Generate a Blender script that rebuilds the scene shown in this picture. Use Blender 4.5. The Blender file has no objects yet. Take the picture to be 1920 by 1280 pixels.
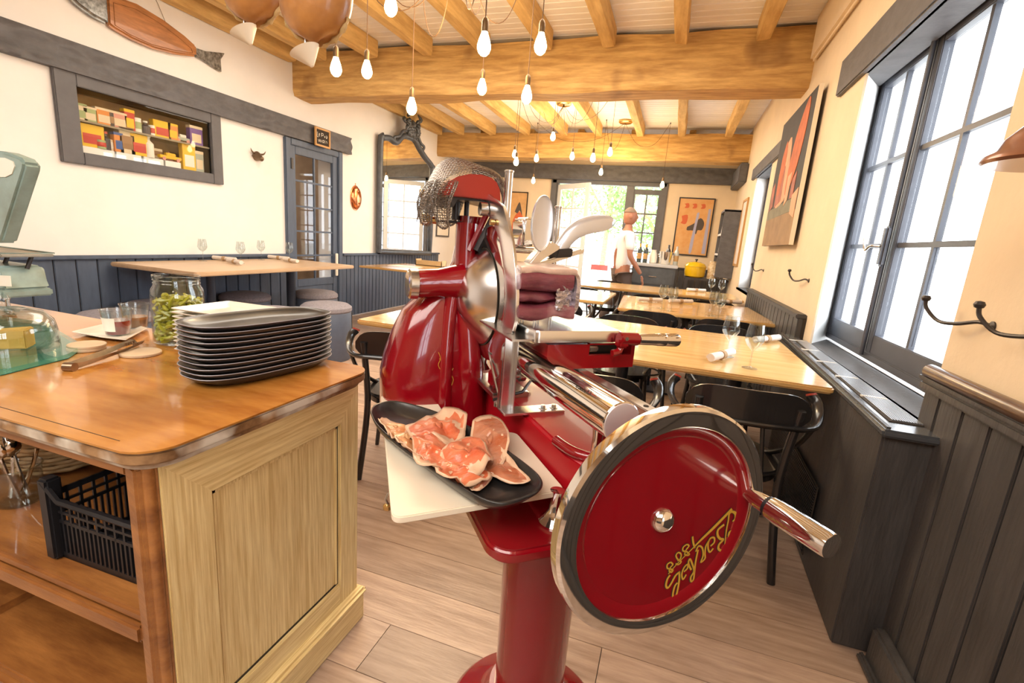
import bpy, bmesh, math, random
from mathutils import Vector, Matrix, noise
random.seed(7)
PI = math.pi
S = bpy.context.scene
COL = S.collection
# ------------------------------------------------------------------ camera, light, exposure
FPX = 895.06
RW = Matrix(((0.944679, 0.319393, 0.074634), (0.136729, -0.176638, -0.974733), (-0.298140, 0.931014, -0.210537)))   # rows: camera right, down, forward in world axes
CAMO = Vector((0, 0, 1.3))
cd = bpy.data.cameras.new('camera'); cam = bpy.data.objects.new('camera', cd); COL.objects.link(cam)
cd.sensor_width = 36; cd.lens = FPX / 1920 * 36; cd.clip_start = .02; cd.clip_end = 200
right, down, fwd = (Vector(RW[i]) for i in range(3))
cam.matrix_world = Matrix(((right.x, -down.x, -fwd.x, CAMO.x), (right.y, -down.y, -fwd.y, CAMO.y), (right.z, -down.z, -fwd.z, CAMO.z), (0, 0, 0, 1)))
S.camera = cam
S.view_settings.view_transform = 'Standard'; S.view_settings.look = 'None'
S.view_settings.exposure = 0.55; S.view_settings.gamma = 1; S.view_settings.use_curve_mapping = False
W = bpy.data.worlds.new('sky'); S.world = W; W.use_nodes = True
wn = W.node_tree.nodes; wn.clear()
bg = wn.new('ShaderNodeBackground'); wo = wn.new('ShaderNodeOutputWorld')
bg.inputs[0].default_value = (.86, .93, 1, 1); bg.inputs[1].default_value = 6.0
W.node_tree.links.new(bg.outputs[0], wo.inputs[0])
def area(name, loc, rot, sx, sy, power, color):
    l = bpy.data.lights.new(name, 'AREA'); l.shape = 'RECTANGLE'; l.size = sx; l.size_y = sy; l.energy = power; l.color = color
    o = bpy.data.objects.new(name, l); o.location = loc; o.rotation_euler = rot; COL.objects.link(o); return o
area('bar_fill', (-1.2, -1.0, 3.0), (math.radians(18), 0, 0), 3.5, 1.6, 100, (1, .93, .84))  # unseen ceiling panel added over the bar to raise brightness
area('dining_fill', (-1.8, 3.4, 2.98), (0, 0, 0), 3.4, 1.6, 60, (1, .90, .76))  # added fill without a fixture, brightens the dining area
area('rear_dining_fill', (-1.8, 6.7, 2.98), (0, 0, 0), 3.4, 1.6, 60, (1, .90, .76))  # another added fill, lifts the rear tables

# ------------------------------------------------------------------ pixel to space
def ray(x, y): return right * (x - 960) + down * (y - 640) + fwd * FPX
def onz(x, y, z): r = ray(x, y); return CAMO + r * ((z - CAMO.z) / r.z)
def onx(x, y, v): r = ray(x, y); return CAMO + r * (v / r.x)
def ony(x, y, v): r = ray(x, y); return CAMO + r * (v / r.y)
def onpl(x, y, p, n): r = ray(x, y); return CAMO + r * ((p - CAMO).dot(n) / r.dot(n))

# ------------------------------------------------------------------ materials
MATS = {}
def mat(name, col, rough=.5, metal=0, var=0, vscale=8, bump=0, bscale=40, col2=None, coat=0, spec=None, stretch=(1, 1, 1), emis=0, rand=0, detail=4, blotch=None):
    if name in MATS: return MATS[name]
    m = bpy.data.materials.new(name); m.use_nodes = True; MATS[name] = m
    N = m.node_tree.nodes; L = m.node_tree.links; p = N['Principled BSDF']
    def rgb(c): return (*c, 1)
    p.inputs['Base Color'].default_value = rgb(col); p.inputs['Roughness'].default_value = rough; p.inputs['Metallic'].default_value = metal
    if coat: p.inputs['Coat Weight'].default_value = coat; p.inputs['Coat Roughness'].default_value = .04
    if spec is not None: p.inputs['Specular IOR Level'].default_value = spec
    if emis: p.inputs['Emission Color'].default_value = rgb(col); p.inputs['Emission Strength'].default_value = emis
    out = None
    if var or bump or blotch:
        tc = N.new('ShaderNodeTexCoord'); mp = N.new('ShaderNodeMapping'); mp.inputs['Scale'].default_value = stretch
        L.new(tc.outputs['Object'], mp.inputs[0])
        if rand:
            oi = N.new('ShaderNodeObjectInfo'); vm = N.new('ShaderNodeVectorMath'); vm.operation = 'SCALE'
            cmb = N.new('ShaderNodeCombineXYZ')
            for i in range(3): L.new(oi.outputs['Random'], cmb.inputs[i])
            L.new(cmb.outputs[0], vm.inputs[0]); vm.inputs['Scale'].default_value = 37.0
            L.new(vm.outputs[0], mp.inputs['Location'])
    if var:
        n = N.new('ShaderNodeTexNoise'); n.inputs['Scale'].default_value = vscale; n.inputs['Detail'].default_value = detail; n.inputs['Roughness'].default_value = .62
        L.new(mp.outputs[0], n.inputs['Vector'])
        r = N.new('ShaderNodeValToRGB'); c2 = col2 or tuple(max(0, c * (1 - var)) for c in col)
        r.color_ramp.elements[0].position = .32; r.color_ramp.elements[0].color = rgb(c2)
        r.color_ramp.elements[1].position = .68; r.color_ramp.elements[1].color = rgb(col)
        L.new(n.outputs['Fac'], r.inputs[0]); out = r.outputs[0]
        if blotch:
            n2 = N.new('ShaderNodeTexNoise'); n2.inputs['Scale'].default_value = blotch[1]; n2.inputs['Detail'].default_value = 3
            L.new(tc.outputs['Object'], n2.inputs['Vector'])
            r2 = N.new('ShaderNodeValToRGB'); r2.color_ramp.elements[0].position = blotch[2]; r2.color_ramp.elements[1].position = blotch[2] + .18
            L.new(n2.outputs['Fac'], r2.inputs[0])
            mx = N.new('ShaderNodeMixRGB'); mx.inputs[2].default_value = rgb(blotch[0]); L.new(r2.outputs[0], mx.inputs[0]); L.new(out, mx.inputs[1]); out = mx.outputs[0]
        if rand:
            hs = N.new('ShaderNodeHueSaturation'); ma = N.new('ShaderNodeMath'); ma.operation = 'MULTIPLY_ADD'
            L.new(oi.outputs['Random'], ma.inputs[0]); ma.inputs[1].default_value = rand; ma.inputs[2].default_value = 1 - rand / 2
            L.new(ma.outputs[0], hs.inputs['Value']); L.new(out, hs.inputs['Color']); out = hs.outputs[0]
        L.new(out, p.inputs['Base Color'])
    if bump:
        nb = N.new('ShaderNodeTexNoise'); nb.inputs['Scale'].default_value = bscale; nb.inputs['Detail'].default_value = 5
        L.new(mp.outputs[0], nb.inputs['Vector']); b = N.new('ShaderNodeBump'); b.inputs['Strength'].default_value = bump; b.inputs['Distance'].default_value = .01
        L.new(nb.outputs['Fac'], b.inputs['Height']); L.new(b.outputs[0], p.inputs['Normal'])
    return m
def glass(name, tint=(1, 1, 1), ior=1.45, refl=1.0):
    m = bpy.data.materials.new(name); m.use_nodes = True; MATS[name] = m
    N = m.node_tree.nodes; L = m.node_tree.links; N.clear()
    t = N.new('ShaderNodeBsdfTransparent'); t.inputs[0].default_value = (*tint, 1); g = N.new('ShaderNodeBsdfGlossy'); g.inputs['Roughness'].default_value = .02
    lw = N.new('ShaderNodeLayerWeight'); lw.inputs[0].default_value = .5; pw = N.new('ShaderNodeMath'); pw.operation = 'POWER'; pw.inputs[1].default_value = 4.0
    mx = N.new('ShaderNodeMixShader'); o = N.new('ShaderNodeOutputMaterial'); mu = N.new('ShaderNodeMath'); mu.operation = 'MULTIPLY_ADD'; mu.inputs[1].default_value = .75 * refl; mu.inputs[2].default_value = .07 * refl
    L.new(lw.outputs['Facing'], pw.inputs[0]); L.new(pw.outputs[0], mu.inputs[0]); L.new(mu.outputs[0], mx.inputs[0]); L.new(t.outputs[0], mx.inputs[1]); L.new(g.outputs[0], mx.inputs[2]); L.new(mx.outputs[0], o.inputs[0])
    return m
M = {}
M['plaster'] = mat('plaster_white', (.85, .825, .795), .85, var=.06, vscale=2.2, bump=.12, bscale=14)
M['plaster_w'] = mat('plaster_cream', (.80, .65, .46), .85, var=.10, vscale=2.0, bump=.25, bscale=18)
M['reveal'] = mat('plaster_reveal', (.86, .84, .80), .8, var=.05, bump=.1)
M['boards'] = mat('ceiling_boards_white', (.93, .92, .92), .6, var=.08, vscale=5, stretch=(1, 6, 1), rand=.08)
M['oak'] = mat('old_oak_beam', (.72, .46, .17), .75, var=.5, col2=(.42, .23, .07), vscale=8, stretch=(.35, 3, 3), bump=.8, bscale=12, blotch=((.20, .09, .03), 2.2, .60))
M['rafter'] = mat('oak_rafter', (.74, .50, .20), .75, var=.4, col2=(.50, .30, .10), vscale=6, stretch=(3, .5, 3), bump=.4, bscale=10, rand=.12)
M['darkbeam'] = mat('charcoal_beam', (.125, .122, .13), .6, var=.3, vscale=10, bump=.3, bscale=25, stretch=(1, 1, 1.6))
M['charwood'] = mat('charcoal_paint_wood', (.066, .060, .058), .48, var=.35, vscale=6, stretch=(4, 4, .6), bump=.25, bscale=20, rand=.25)
M['blue_reflect'] = mat('wood_blue_reflection', (.085, .115, .175), .5, var=.25, vscale=6, stretch=(3, 3, .6), rand=.15)  # charcoal wainscot tinted blue, reflected daylight put into its colour
M['greypaint'] = mat('grey_frame_paint', (.115, .112, .12), .5, var=.2, vscale=8)
M['winpaint'] = mat('window_paint', (.075, .08, .10), .4, var=.2, vscale=8)
M['floor'] = mat('floor_oak_plank', (.50, .36, .27), .38, var=.5, col2=(.31, .205, .145), vscale=5, stretch=(.8, 7, 1), bump=.12, bscale=20, rand=.35)
M['seam'] = mat('floor_underlay', (.06, .04, .03), .8)
M['table'] = mat('table_oak', (.66, .42, .17), .22, var=.3, col2=(.50, .28, .09), vscale=4, stretch=(.6, 6, 1), coat=.4)
M['tablehigh'] = mat('table_pale_oak', (.60, .42, .26), .35, var=.2, vscale=4, stretch=(5, .6, 1))
M['counter'] = mat('counter_amber_wood', (.55, .245, .05), .2, var=.5, col2=(.33, .115, .018), vscale=4.5, stretch=(.8, 3, 1), coat=.5, blotch=((.55, .28, .09), 1.6, .55))
M['counteredge'] = mat('counter_worn_edge', (.42, .24, .11), .4, var=.5, col2=(.12, .055, .02), vscale=14, blotch=((.66, .60, .50), 9, .44))
M['cab'] = mat('cabinet_pale_oak', (.93, .75, .38), .5, var=.45, col2=(.64, .44, .17), vscale=24, stretch=(6, 6, .22), bump=.15, bscale=18)
M['cabh'] = mat('cabinet_pale_oak_cross', (.93, .75, .38), .5, var=.45, col2=(.64, .44, .17), vscale=24, stretch=(6, .22, 6), bump=.15, bscale=18)
M['cabdark'] = mat('cabinet_orange_pine', (.40, .16, .04), .32, var=.5, col2=(.18, .06, .015), vscale=5, stretch=(.7, 4, 4), bump=.1, coat=.3)
M['ink'] = mat('joint_dark', (.03, .02, .012), .8)
M['red'] = mat('red_enamel', (.235, .002, .007), .16, coat=.7, spec=.5)
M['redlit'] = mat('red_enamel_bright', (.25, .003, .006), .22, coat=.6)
M['chrome'] = mat('chrome', (.80, .78, .75), .07, 1)
M['steel'] = mat('brushed_steel', (.62, .60, .57), .24, 1, bump=.03, bscale=90)
M['alu'] = mat('aluminium', (.80, .79, .79), .22, 1)
M['brass'] = mat('brass', (.62, .43, .18), .25, 1)
M['darkmetal'] = mat('dark_metal', (.05, .045, .045), .4, .6)
M['black'] = mat('black_plastic', (.012, .012, .014), .35)
M['stone'] = mat('black_stoneware', (.022, .020, .020), .28, var=.3, vscale=30, coat=.15)
M['stone_highlight'] = mat('stoneware_rim_highlight', (.34, .34, .38), .3)  # pale bluish rim colour paints in the plate edge highlights
M['white'] = mat('white_board', (.80, .70, .55), .4)
M['china'] = mat('white_china', (.82, .76, .66), .18, coat=.4)
M['gold'] = mat('gold_paint', (.62, .36, .04), .4)
M['bchair'] = mat('black_bentwood', (.020, .018, .018), .25, var=.4, vscale=9, coat=.4)
M['redwear'] = mat('worn_red_edge', (.42, .05, .025), .35, var=.4, vscale=20)
M['fabric'] = mat('grey_seat_fabric', (.30, .28, .32), .95, var=.3, vscale=60)
M['leather'] = mat('blue_leatherette', (.095, .12, .18), .45, var=.15, vscale=12)
M['navy'] = mat('navy_metal', (.035, .045, .07), .4)
M['napkin'] = mat('napkin_linen', (.72, .64, .58), .8, var=.1, vscale=20)
M['paper'] = mat('white_paper', (.85, .80, .70), .7)
M['gwin'] = glass('window_glass', refl=.6)
M['gclear'] = glass('clear_glass', (.90, .93, .93), 1.5)
M['gcab'] = glass('cabinet_glass', (.98, .98, .96), 1.45, .6)
M['mirror'] = mat('mirror_silver', (.86, .87, .87), .02, 1)
M['bulb'] = mat('bulb_glow', (1, .80, .45), .3, emis=9)
M['cord'] = mat('cord_brown', (.10, .05, .02), .7)
M['mint'] = mat('mint_scale_paint', (.30, .42, .40), .42, var=.25, col2=(.20, .26, .22), vscale=7, coat=.2)
M['leaf'] = mat('foliage', (.30, .50, .14), .6, var=.5, vscale=3)
M['skin'] = mat('skin', (.36, .16, .10), .55)
M['shirt'] = mat('white_shirt', (.80, .80, .84), .8, var=.06)
M['apron'] = mat('dark_trousers', (.10, .07, .06), .8)

# ------------------------------------------------------------------ mesh builder
class MB:
    def __init__(s): s.v = []; s.f = []; s.mi = []; s.M = Matrix(); s.m = 0
    def add(s, vs, fs):
        n = len(s.v); s.v += [s.M @ Vector(v) for v in vs]
        for f in fs: s.f.append([i + n for i in f]); s.mi.append(s.m)
        return s
    def box(s, a, b):
        (x0, y0, z0), (x1, y1, z1) = [min(p, q) for p, q in zip(a, b)], [max(p, q) for p, q in zip(a, b)]
        return s.add([(x0, y0, z0), (x1, y0, z0), (x1, y1, z0), (x0, y1, z0), (x0, y0, z1), (x1, y0, z1), (x1, y1, z1), (x0, y1, z1)],
                     [(0, 3, 2, 1), (4, 5, 6, 7), (0, 1, 5, 4), (1, 2, 6, 5), (2, 3, 7, 6), (3, 0, 4, 7)])
    def loft(s, rings, cap=True, close=True):
        n = len(rings[0]); vs = [p for r in rings for p in r]; fs = []
        for i in range(len(rings) - 1):
            for j in range(n if close else n - 1):
                k = (j + 1) % n; fs.append((i * n + j, i * n + k, (i + 1) * n + k, (i + 1) * n + j))
        if cap: fs.append(tuple(range(n))[::-1]); fs.append(tuple((len(rings) - 1) * n + j for j in range(n)))
        return s.add(vs, fs)
    def prism(s, poly, z0, z1):
        return s.loft([[(x, y, z0) for x, y in poly], [(x, y, z1) for x, y in poly]])
    def lathe(s, prof, n=24, cap=True):
        return s.loft([[(r * math.cos(2 * PI * j / n), r * math.sin(2 * PI * j / n), z) for j in range(n)] for r, z in prof], cap)
    def cyl(s, a, b, r, r2=None, n=16):
        a = Vector(a); b = Vector(b); d = b - a; q = d.to_track_quat('Z', 'Y').to_matrix().to_4x4(); old = s.M
        s.M = old @ Matrix.Translation(a) @ q; s.lathe([(r, 0), (r if r2 is None else r2, d.length)], n); s.M = old; return s
    def lat(s, a, b, prof, n=24):
        """lathe along axis a->b, prof of (radius, distance from a)"""
        a = Vector(a); b = Vector(b); d = b - a; q = d.to_track_quat('Z', 'Y').to_matrix().to_4x4(); old = s.M
        s.M = old @ Matrix.Translation(a) @ q; s.lathe(prof, n); s.M = old; return s
    def tube(s, pts, r, n=8, flat=None, cap=True):
        P = [Vector(p) for p in pts]; rings = []; up = Vector((0, 0, 1)); prev = None
        for i, p in enumerate(P):
            t = (P[min(i + 1, len(P) - 1)] - P[max(i - 1, 0)]).normalized()
            if prev is None:
                a = t.cross(up); a = t.cross(Vector((1, 0, 0))) if a.length < .1 else a; a.normalize()
            else: a = (prev - t * prev.dot(t)).normalized()
            prev = a; b = t.cross(a); rr = r[i] if isinstance(r, (list, tuple)) else r
            rings.append([p + a * rr * math.cos(2 * PI * j / n) * (flat or 1) + b * rr * math.sin(2 * PI * j / n) for j in range(n)])
        return s.loft(rings, cap)
    def build(s, name, m, parent=None, bevel=0, seg=2, smooth=40, loc=None, rot=None):
        me = bpy.data.meshes.new(name); me.from_pydata([tuple(v) for v in s.v], [], s.f)
        ms = m if isinstance(m, (list, tuple)) else [m]
        for k in ms: me.materials.append(k)
        for p, i in zip(me.polygons, s.mi): p.material_index = i
        bm = bmesh.new(); bm.from_mesh(me)
        bmesh.ops.recalc_face_normals(bm, faces=bm.faces)
        if bevel:
            es = [e for e in bm.edges if len(e.link_faces) == 2 and e.calc_face_angle() > .6]
            bmesh.ops.bevel(bm, geom=es, offset=bevel, segments=seg, affect='EDGES', clamp_overlap=True)
        bm.to_mesh(me); bm.free()
        if smooth:
            me.polygons.foreach_set('use_smooth', [True] * len(me.polygons)); me.set_sharp_from_angle(angle=math.radians(smooth))
        o = bpy.data.objects.new(name, me); COL.objects.link(o)
        if parent: o.parent = parent
        if loc is not None: o.location = loc
        if rot is not None: o.rotation_euler = rot
        return o
def tag(o, label=None, cat=None, group=None, kind=None):
    for k, v in (('label', label), ('category', cat), ('group', group), ('kind', kind)):
        if v: o[k] = v
    return o
def thing(name, label, cat, loc=(0, 0, 0), rz=0, group=None):
    o = bpy.data.objects.new(name, None); o.empty_display_size = .05; COL.objects.link(o); o.location = loc; o.rotation_euler = (0, 0, rz)
    return tag(o, label, cat, group)
def dup(o, loc=None, rz=None, label=None, parent=None):
    c = o.copy(); COL.objects.link(c)
    if parent: c.parent = parent
    if loc is not None: c.location = loc
    if rz is not None: c.rotation_euler = (0, 0, rz)
    if label: c['label'] = label
    for ch in list(o.children): dup(ch, parent=c)
    return c
def struct(mb, name, m, parent=None, **k):
    o = mb.build(name, m, parent, **k)
    if not parent: o['kind'] = 'structure'
    return o
def sempty(name):
    o = bpy.data.objects.new(name, None); COL.objects.link(o); o['kind'] = 'structure'; return o
def sup(rx, ry, n=28, e=2.6, cx=0, cy=0):
    out = []
    for j in range(n):
        t = 2 * PI * j / n; c = math.cos(t); q = math.sin(t)
        out.append((cx + rx * math.copysign(abs(c) ** (2 / e), c), cy + ry * math.copysign(abs(q) ** (2 / e), q)))
    return out
def rrect(w, h, r, n=5):
    out = []
    for cx, cy, a in ((w / 2 - r, h / 2 - r, 0), (-w / 2 + r, h / 2 - r, PI / 2), (-w / 2 + r, -h / 2 + r, PI), (w / 2 - r, -h / 2 + r, 1.5 * PI)):
        for k in range(n + 1): t = a + PI / 2 * k / n; out.append((cx + r * math.cos(t), cy + r * math.sin(t)))
    return out
def smoothpts(pts, n=6):
    P = [Vector(p) for p in pts]; out = []
    for i in range(len(P) - 1):
        a = P[max(i - 1, 0)]; b = P[i]; c = P[i + 1]; d = P[min(i + 2, len(P) - 1)]
        for k in range(n):
            t = k / n; out.append(.5 * ((2 * b) + (c - a) * t + (2 * a - 5 * b + 4 * c - d) * t * t + (3 * b - a - 3 * c + d) * t ** 3))
    out.append(P[-1]); return out
def ribbon(mb, pts, w, off=0.0):
    """flat stroke in the XY plane; pts (x,y), width or list"""
    P = [Vector((p[0], p[1], 0)) for p in pts]; L = []; Rr = []
    for i, p in enumerate(P):
        t = (P[min(i + 1, len(P) - 1)] - P[max(i - 1, 0)]).normalized(); nn = Vector((-t.y, t.x, 0)); ww = (w[i] if isinstance(w, list) else w) / 2
        L.append(p + nn * ww + Vector((0, 0, off))); Rr.append(p - nn * ww + Vector((0, 0, off)))
    n = len(P); mb.add(L + Rr, [(i, i + 1, n + i + 1, n + i) for i in range(n - 1)])

# ================================================================== ROOM
XL, XR, YB, YF, ZC = -4.4, .86, 9.3, -2.6, 3.2
fl = MB().box((XL - .1, YF, -.12), (XR + .3, YB + .3, -.012)); floor = struct(fl, 'floor', M['seam'])
y = YF; k = 0
while y < YB:
    x = XL - random.random() * 1.2
    while x < XR + .1:
        x0 = max(x, XL); x1 = min(x + 1.38, XR + .1)
        if x1 - x0 > .03: MB().box((x0 + .0012, y + .0012, -.012), (x1 - .0012, min(y + .19, YB) - .0012, 0)).build('plank', M['floor'], floor, smooth=0)
        x += 1.38
    y += .19
# left wall with door opening and recessed display case
DY0, DY1, DZ = 4.72, 5.56, 2.17
CY0, CY1, CZ0, CZ1 = 2.60, 3.70, 1.695, 2.16
wl = MB()
def wallx(mb, x0, x1, cells):
    for (a, b, c, d) in cells: mb.box((x0, a, c), (x1, b, d))
wallx(wl, XL - .3, XL, [(YF, CY0, 0, ZC), (CY0, CY1, 0, CZ0), (CY0, CY1, CZ1, ZC), (CY1, DY0, 0, ZC), (DY0, DY1, DZ, ZC), (DY1, YB + .3, 0, ZC)])
wall_left = struct(wl, 'wall_left', M['plaster'], smooth=0)
# right wall with two windows and an added unseen opening for light
A0, A1, AZ0, AZ1 = 1.86, 3.34, .80, 2.335
B0, B1, BZ0, BZ1 = 6.05, 7.15, .88, 2.30
wr = MB()
wallx(wr, XR, XR + .012, [(YF, -2.1, 0, ZC), (-2.1, -.55, 0, .96), (-2.1, -.55, 2.35, ZC), (-.55, A0, 0, ZC), (A0, A1, 0, AZ0), (A0, A1, AZ1, ZC), (A1, B0, 0, ZC), (B0, B1, 0, BZ0), (B0, B1, BZ1, ZC), (B1, YB + .3, 0, ZC)])
wall_right = struct(wr, 'wall_right', M['plaster_w'], smooth=0)
for (ya, yb, yc, yd, za, zb, nm) in ((A1, A1 + .02, 3.63, 3.65, AZ0, AZ1 + .02, 'reveal'), (A0 - .02, A0, 2.08, 2.10, AZ0, AZ1 + .02, 'reveal'), (B1, B1 + .02, 7.26, 7.28, BZ0, BZ1 + .02, 'reveal'), (B0 - .02, B0, 6.0, 6.02, BZ0, BZ1 + .02, 'reveal')):
    MB().prism([(XR + .001, ya), (XR + .001, yb), (XR + .165, yd), (XR + .165, yc)], za, zb).build('plaster_reveal', M[nm], wall_right)
MB().box((XR, 1.9, AZ0 - .03), (XR + .17, 3.65, AZ0)).build('sill', M['charwood'], wall_right)
MB().box((XR, 6.0, BZ0 - .03), (XR + .17, 7.28, BZ0)).build('sill', M['charwood'], wall_right)
# rounded plaster shoulder along the top of the right wall and the plaster patch under the beam end
MB().box((XR - .05, YF, 2.86), (XR, 4.75, ZC)).build('plaster_band', M['plaster_w'], wall_right, bevel=.02)
# back wall with door opening
BX0, BX1, BZT = -2.40, -.30, 2.46
wb = MB()
for a, b, c, d in ((XL - .3, BX0, 0, ZC), (BX0, BX1, BZT, ZC), (BX1, XR + .16, 0, ZC)): wb.box((a, YB, c), (b, YB + .3, d))
wf = MB()
for a, b, c, d in ((XL - .3, XR + .16, 0, ZC),): wf.box((a, YF - .3, c), (b, YF, d))
wall_front = struct(wf, 'wall_front', mat('front_wall_brown', (.42, .28, .17), .8, var=.3, vscale=2), smooth=0)
MB().box((-2.2, YF, 0), (XR, YF + .03, 1.0)).build('wainscot', M['charwood'], wall_front)
wall_back = struct(wb, 'wall_back', M['plaster_w'], smooth=0)
# ceiling of boards and rafters
ceiling = struct(MB().box((XL - .3, YF, ZC + .015), (XR + .16, YB + .3, ZC + .1)), 'ceiling', M['boards'])
y = YF
while y < YB:
    MB().box((XL, y + .002, ZC), (XR, y + .103, ZC + .015)).build('ceiling_board', M['boards'], ceiling, bevel=.006, seg=1, smooth=0); y += .105
def rough_bar(a, b, w, h, n, amp, seed):
    """hewn timber along a->b (bottom centre line), width w, height h"""
    mb = MB(); a = Vector(a); b = Vector(b); t = (b - a).normalized(); side = Vector((-t.y, t.x, 0)); rings = []
    base = [(-.5, .12), (-.5, .5), (-.5, .88), (-.44, 1), (0, 1), (.44, 1), (.5, .88), (.5, .5), (.5, .12), (.42, 0), (0, 0), (-.42, 0)]
    for i in range(n + 1):
        p = a.lerp(b, i / n); q = (i / n) * (b - a).length
        rings.append([p + side * (u * w + amp * noise.noise(Vector((q * 1.6, u * 3, seed)))) + Vector((0, 0, v * h + amp * noise.noise(Vector((q * 1.3 + 9, v * 2, seed + u)))))for u, v in base])
    mb.loft(rings); return mb
RX = [-4.33, -3.92, -3.28, -2.64, -2.02, -1.40, -.82, -.20, .44]
for i, x in enumerate(RX): rough_bar((x, 4.72, 3.03), (x, YF, 3.03), .115, .168, 16, .012, i).build('rafter', M['rafter'], ceiling, smooth=30)
for i, x in enumerate([-4.33, -3.90, -3.30, -2.68, -2.02, -1.45, -.78, -.16, .52]): rough_bar((x, 8.3, 3.03), (x, 5.05, 3.03), .11, .168, 10, .012, i + 20).build('rafter', M['rafter'], ceiling, smooth=30)
for x in (-3.6, -2.7, -1.8, -.9, 0): rough_bar((x, YB, 3.03), (x, 8.6, 3.03), .11, .168, 4, .012, x).build('rafter', M['rafter'], ceiling, smooth=30)
b1 = rough_bar((XL, 4.96, 2.70), (XR + .02, 5.00, 2.70), .34, .47, 40, .028, 3); struct(b1, 'trim_1', M['oak'], smooth=50)
b2 = rough_bar((XL, 8.50, 2.69), (XR, 8.50, 2.69), .30, .40, 30, .025, 8); struct(b2, 'trim_2', M['oak'], smooth=50)
# left wall hewn lintel beam
def hewn_face(y0, y1, z0, z1, x, depth, amp=.045, cell=.09, sgn=1):
    mb = MB(); nu = int((y1 - y0) / .016); nv = 14; rings = []
    for i in range(nu + 1):
        yy = y0 + (y1 - y0) * i / nu; r = []
        for j in range(nv + 1):
            zz = z0 + (z1 - z0) * j / nv
            c = noise.voronoi(Vector((yy / .16, zz / .09, x)))[0][0]
            r.append((x + sgn * (depth + amp * (.4 - c) * min(1, j * .6, (nv - j) * .6)), yy, zz))
        r.append((x - sgn * .0, yy, z1)); r.insert(0, (x, yy, z0)); rings.append(r)
    mb.loft(rings, close=True); return mb
struct(hewn_face(.6, 5.80, 2.245, 2.455, XL, .06), 'trim_3', M['darkbeam'], smooth=80)
# dark beam above back door and stub at its right end
struct(hewn_face(-4.05, .80, 2.46, 2.72, 0, .12, .025), 'trim_4', M['darkbeam'], smooth=60)
o = bpy.data.objects['trim_4']; o.rotation_euler = (0, 0, -PI / 2); o.location = (0, YB, 0); o.scale = (1, 1, 1)
struct(MB().box((.74, 8.2, 2.38), (XR, YB, 2.66)), 'trim_5', M['darkbeam'], bevel=.015)
# lintels over the right-hand windows
struct(MB().box((XR - .03, 1.2, 2.335), (XR + .15, 3.79, 2.55)), 'trim_6', M['darkbeam'], bevel=.008)
struct(MB().box((XR - .03, 5.2, 2.30), (XR + .15, 7.42, 2.45)), 'trim_7', M['darkbeam'], bevel=.008)
# wainscoting
def wains(name, x, y0, y1, w, h, m, depth=.02, sgn=1, cap=.03, z0=.02):
    r = sempty(name); y = y0
    while y < y1 - .01:
        e = min(y + w, y1); MB().box((x, y + .004, z0), (x + sgn * depth, e - .004, h - .03)).build('board', m, r, bevel=.004, seg=2); y = e
    MB().box((x, y0, z0), (x + sgn * depth * .4, y1, h - .03)).build('backing', M['ink'], r)
    MB().box((x, y0, h - .03), (x + sgn * (depth + cap), y1, h)).build('cap_rail', m, r, bevel=.006)
    return r
wains('trim_8', XL, -.3, DY0 - .09, .146, .92, M['blue_reflect'])
wains('trim_9', XL, DY1 + .09, 8.55, .09, .92, M['blue_reflect'])
w10 = wains('trim_10', XR, -.4, A0, .127, .952, M['charwood'], .028, -1, .02)
MB().cyl((XR - .035, -.4, 1.0), (XR - .035, 1.84, .985), .022).build('round_rail', mat('brown_rail', (.13, .065, .03), .3, var=.5, vscale=10, coat=.4), w10)
MB().box((XR, -.4, .95), (XR - .05, 1.87, .972)).build('moulding', M['charwood'], w10, bevel=.006)
struct(MB().box((XR - .07, -.4, 0), (XR - .028, 1.70, .135)), 'baseboard_right', M['charwood'], bevel=.01)
MB().box((XR - .095, -.4, 0), (XR - .07, 1.70, .03)).build('shoe_mould', M['charwood'], bpy.data.objects['baseboard_right'], bevel=.01)
w11 = wains('trim_11', XR, 3.50, 5.85, .127, .96, M['charwood'], .05, -1, .015)
w12 = sempty('trim_12')
x = .0
for a, b in ((-.30, XR),):
    x = a
    while x < b - .01: MB().box((x + .003, YB - .02, 0), (min(x + .1, b) - .003, YB, .98)).build('board', M['charwood'], w12, bevel=.003, seg=1); x += .1
MB().box((-.30, YB - .045, .98), (XR, YB, 1.01)).build('cap_rail', M['charwood'], w12, bevel=.005)

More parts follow.
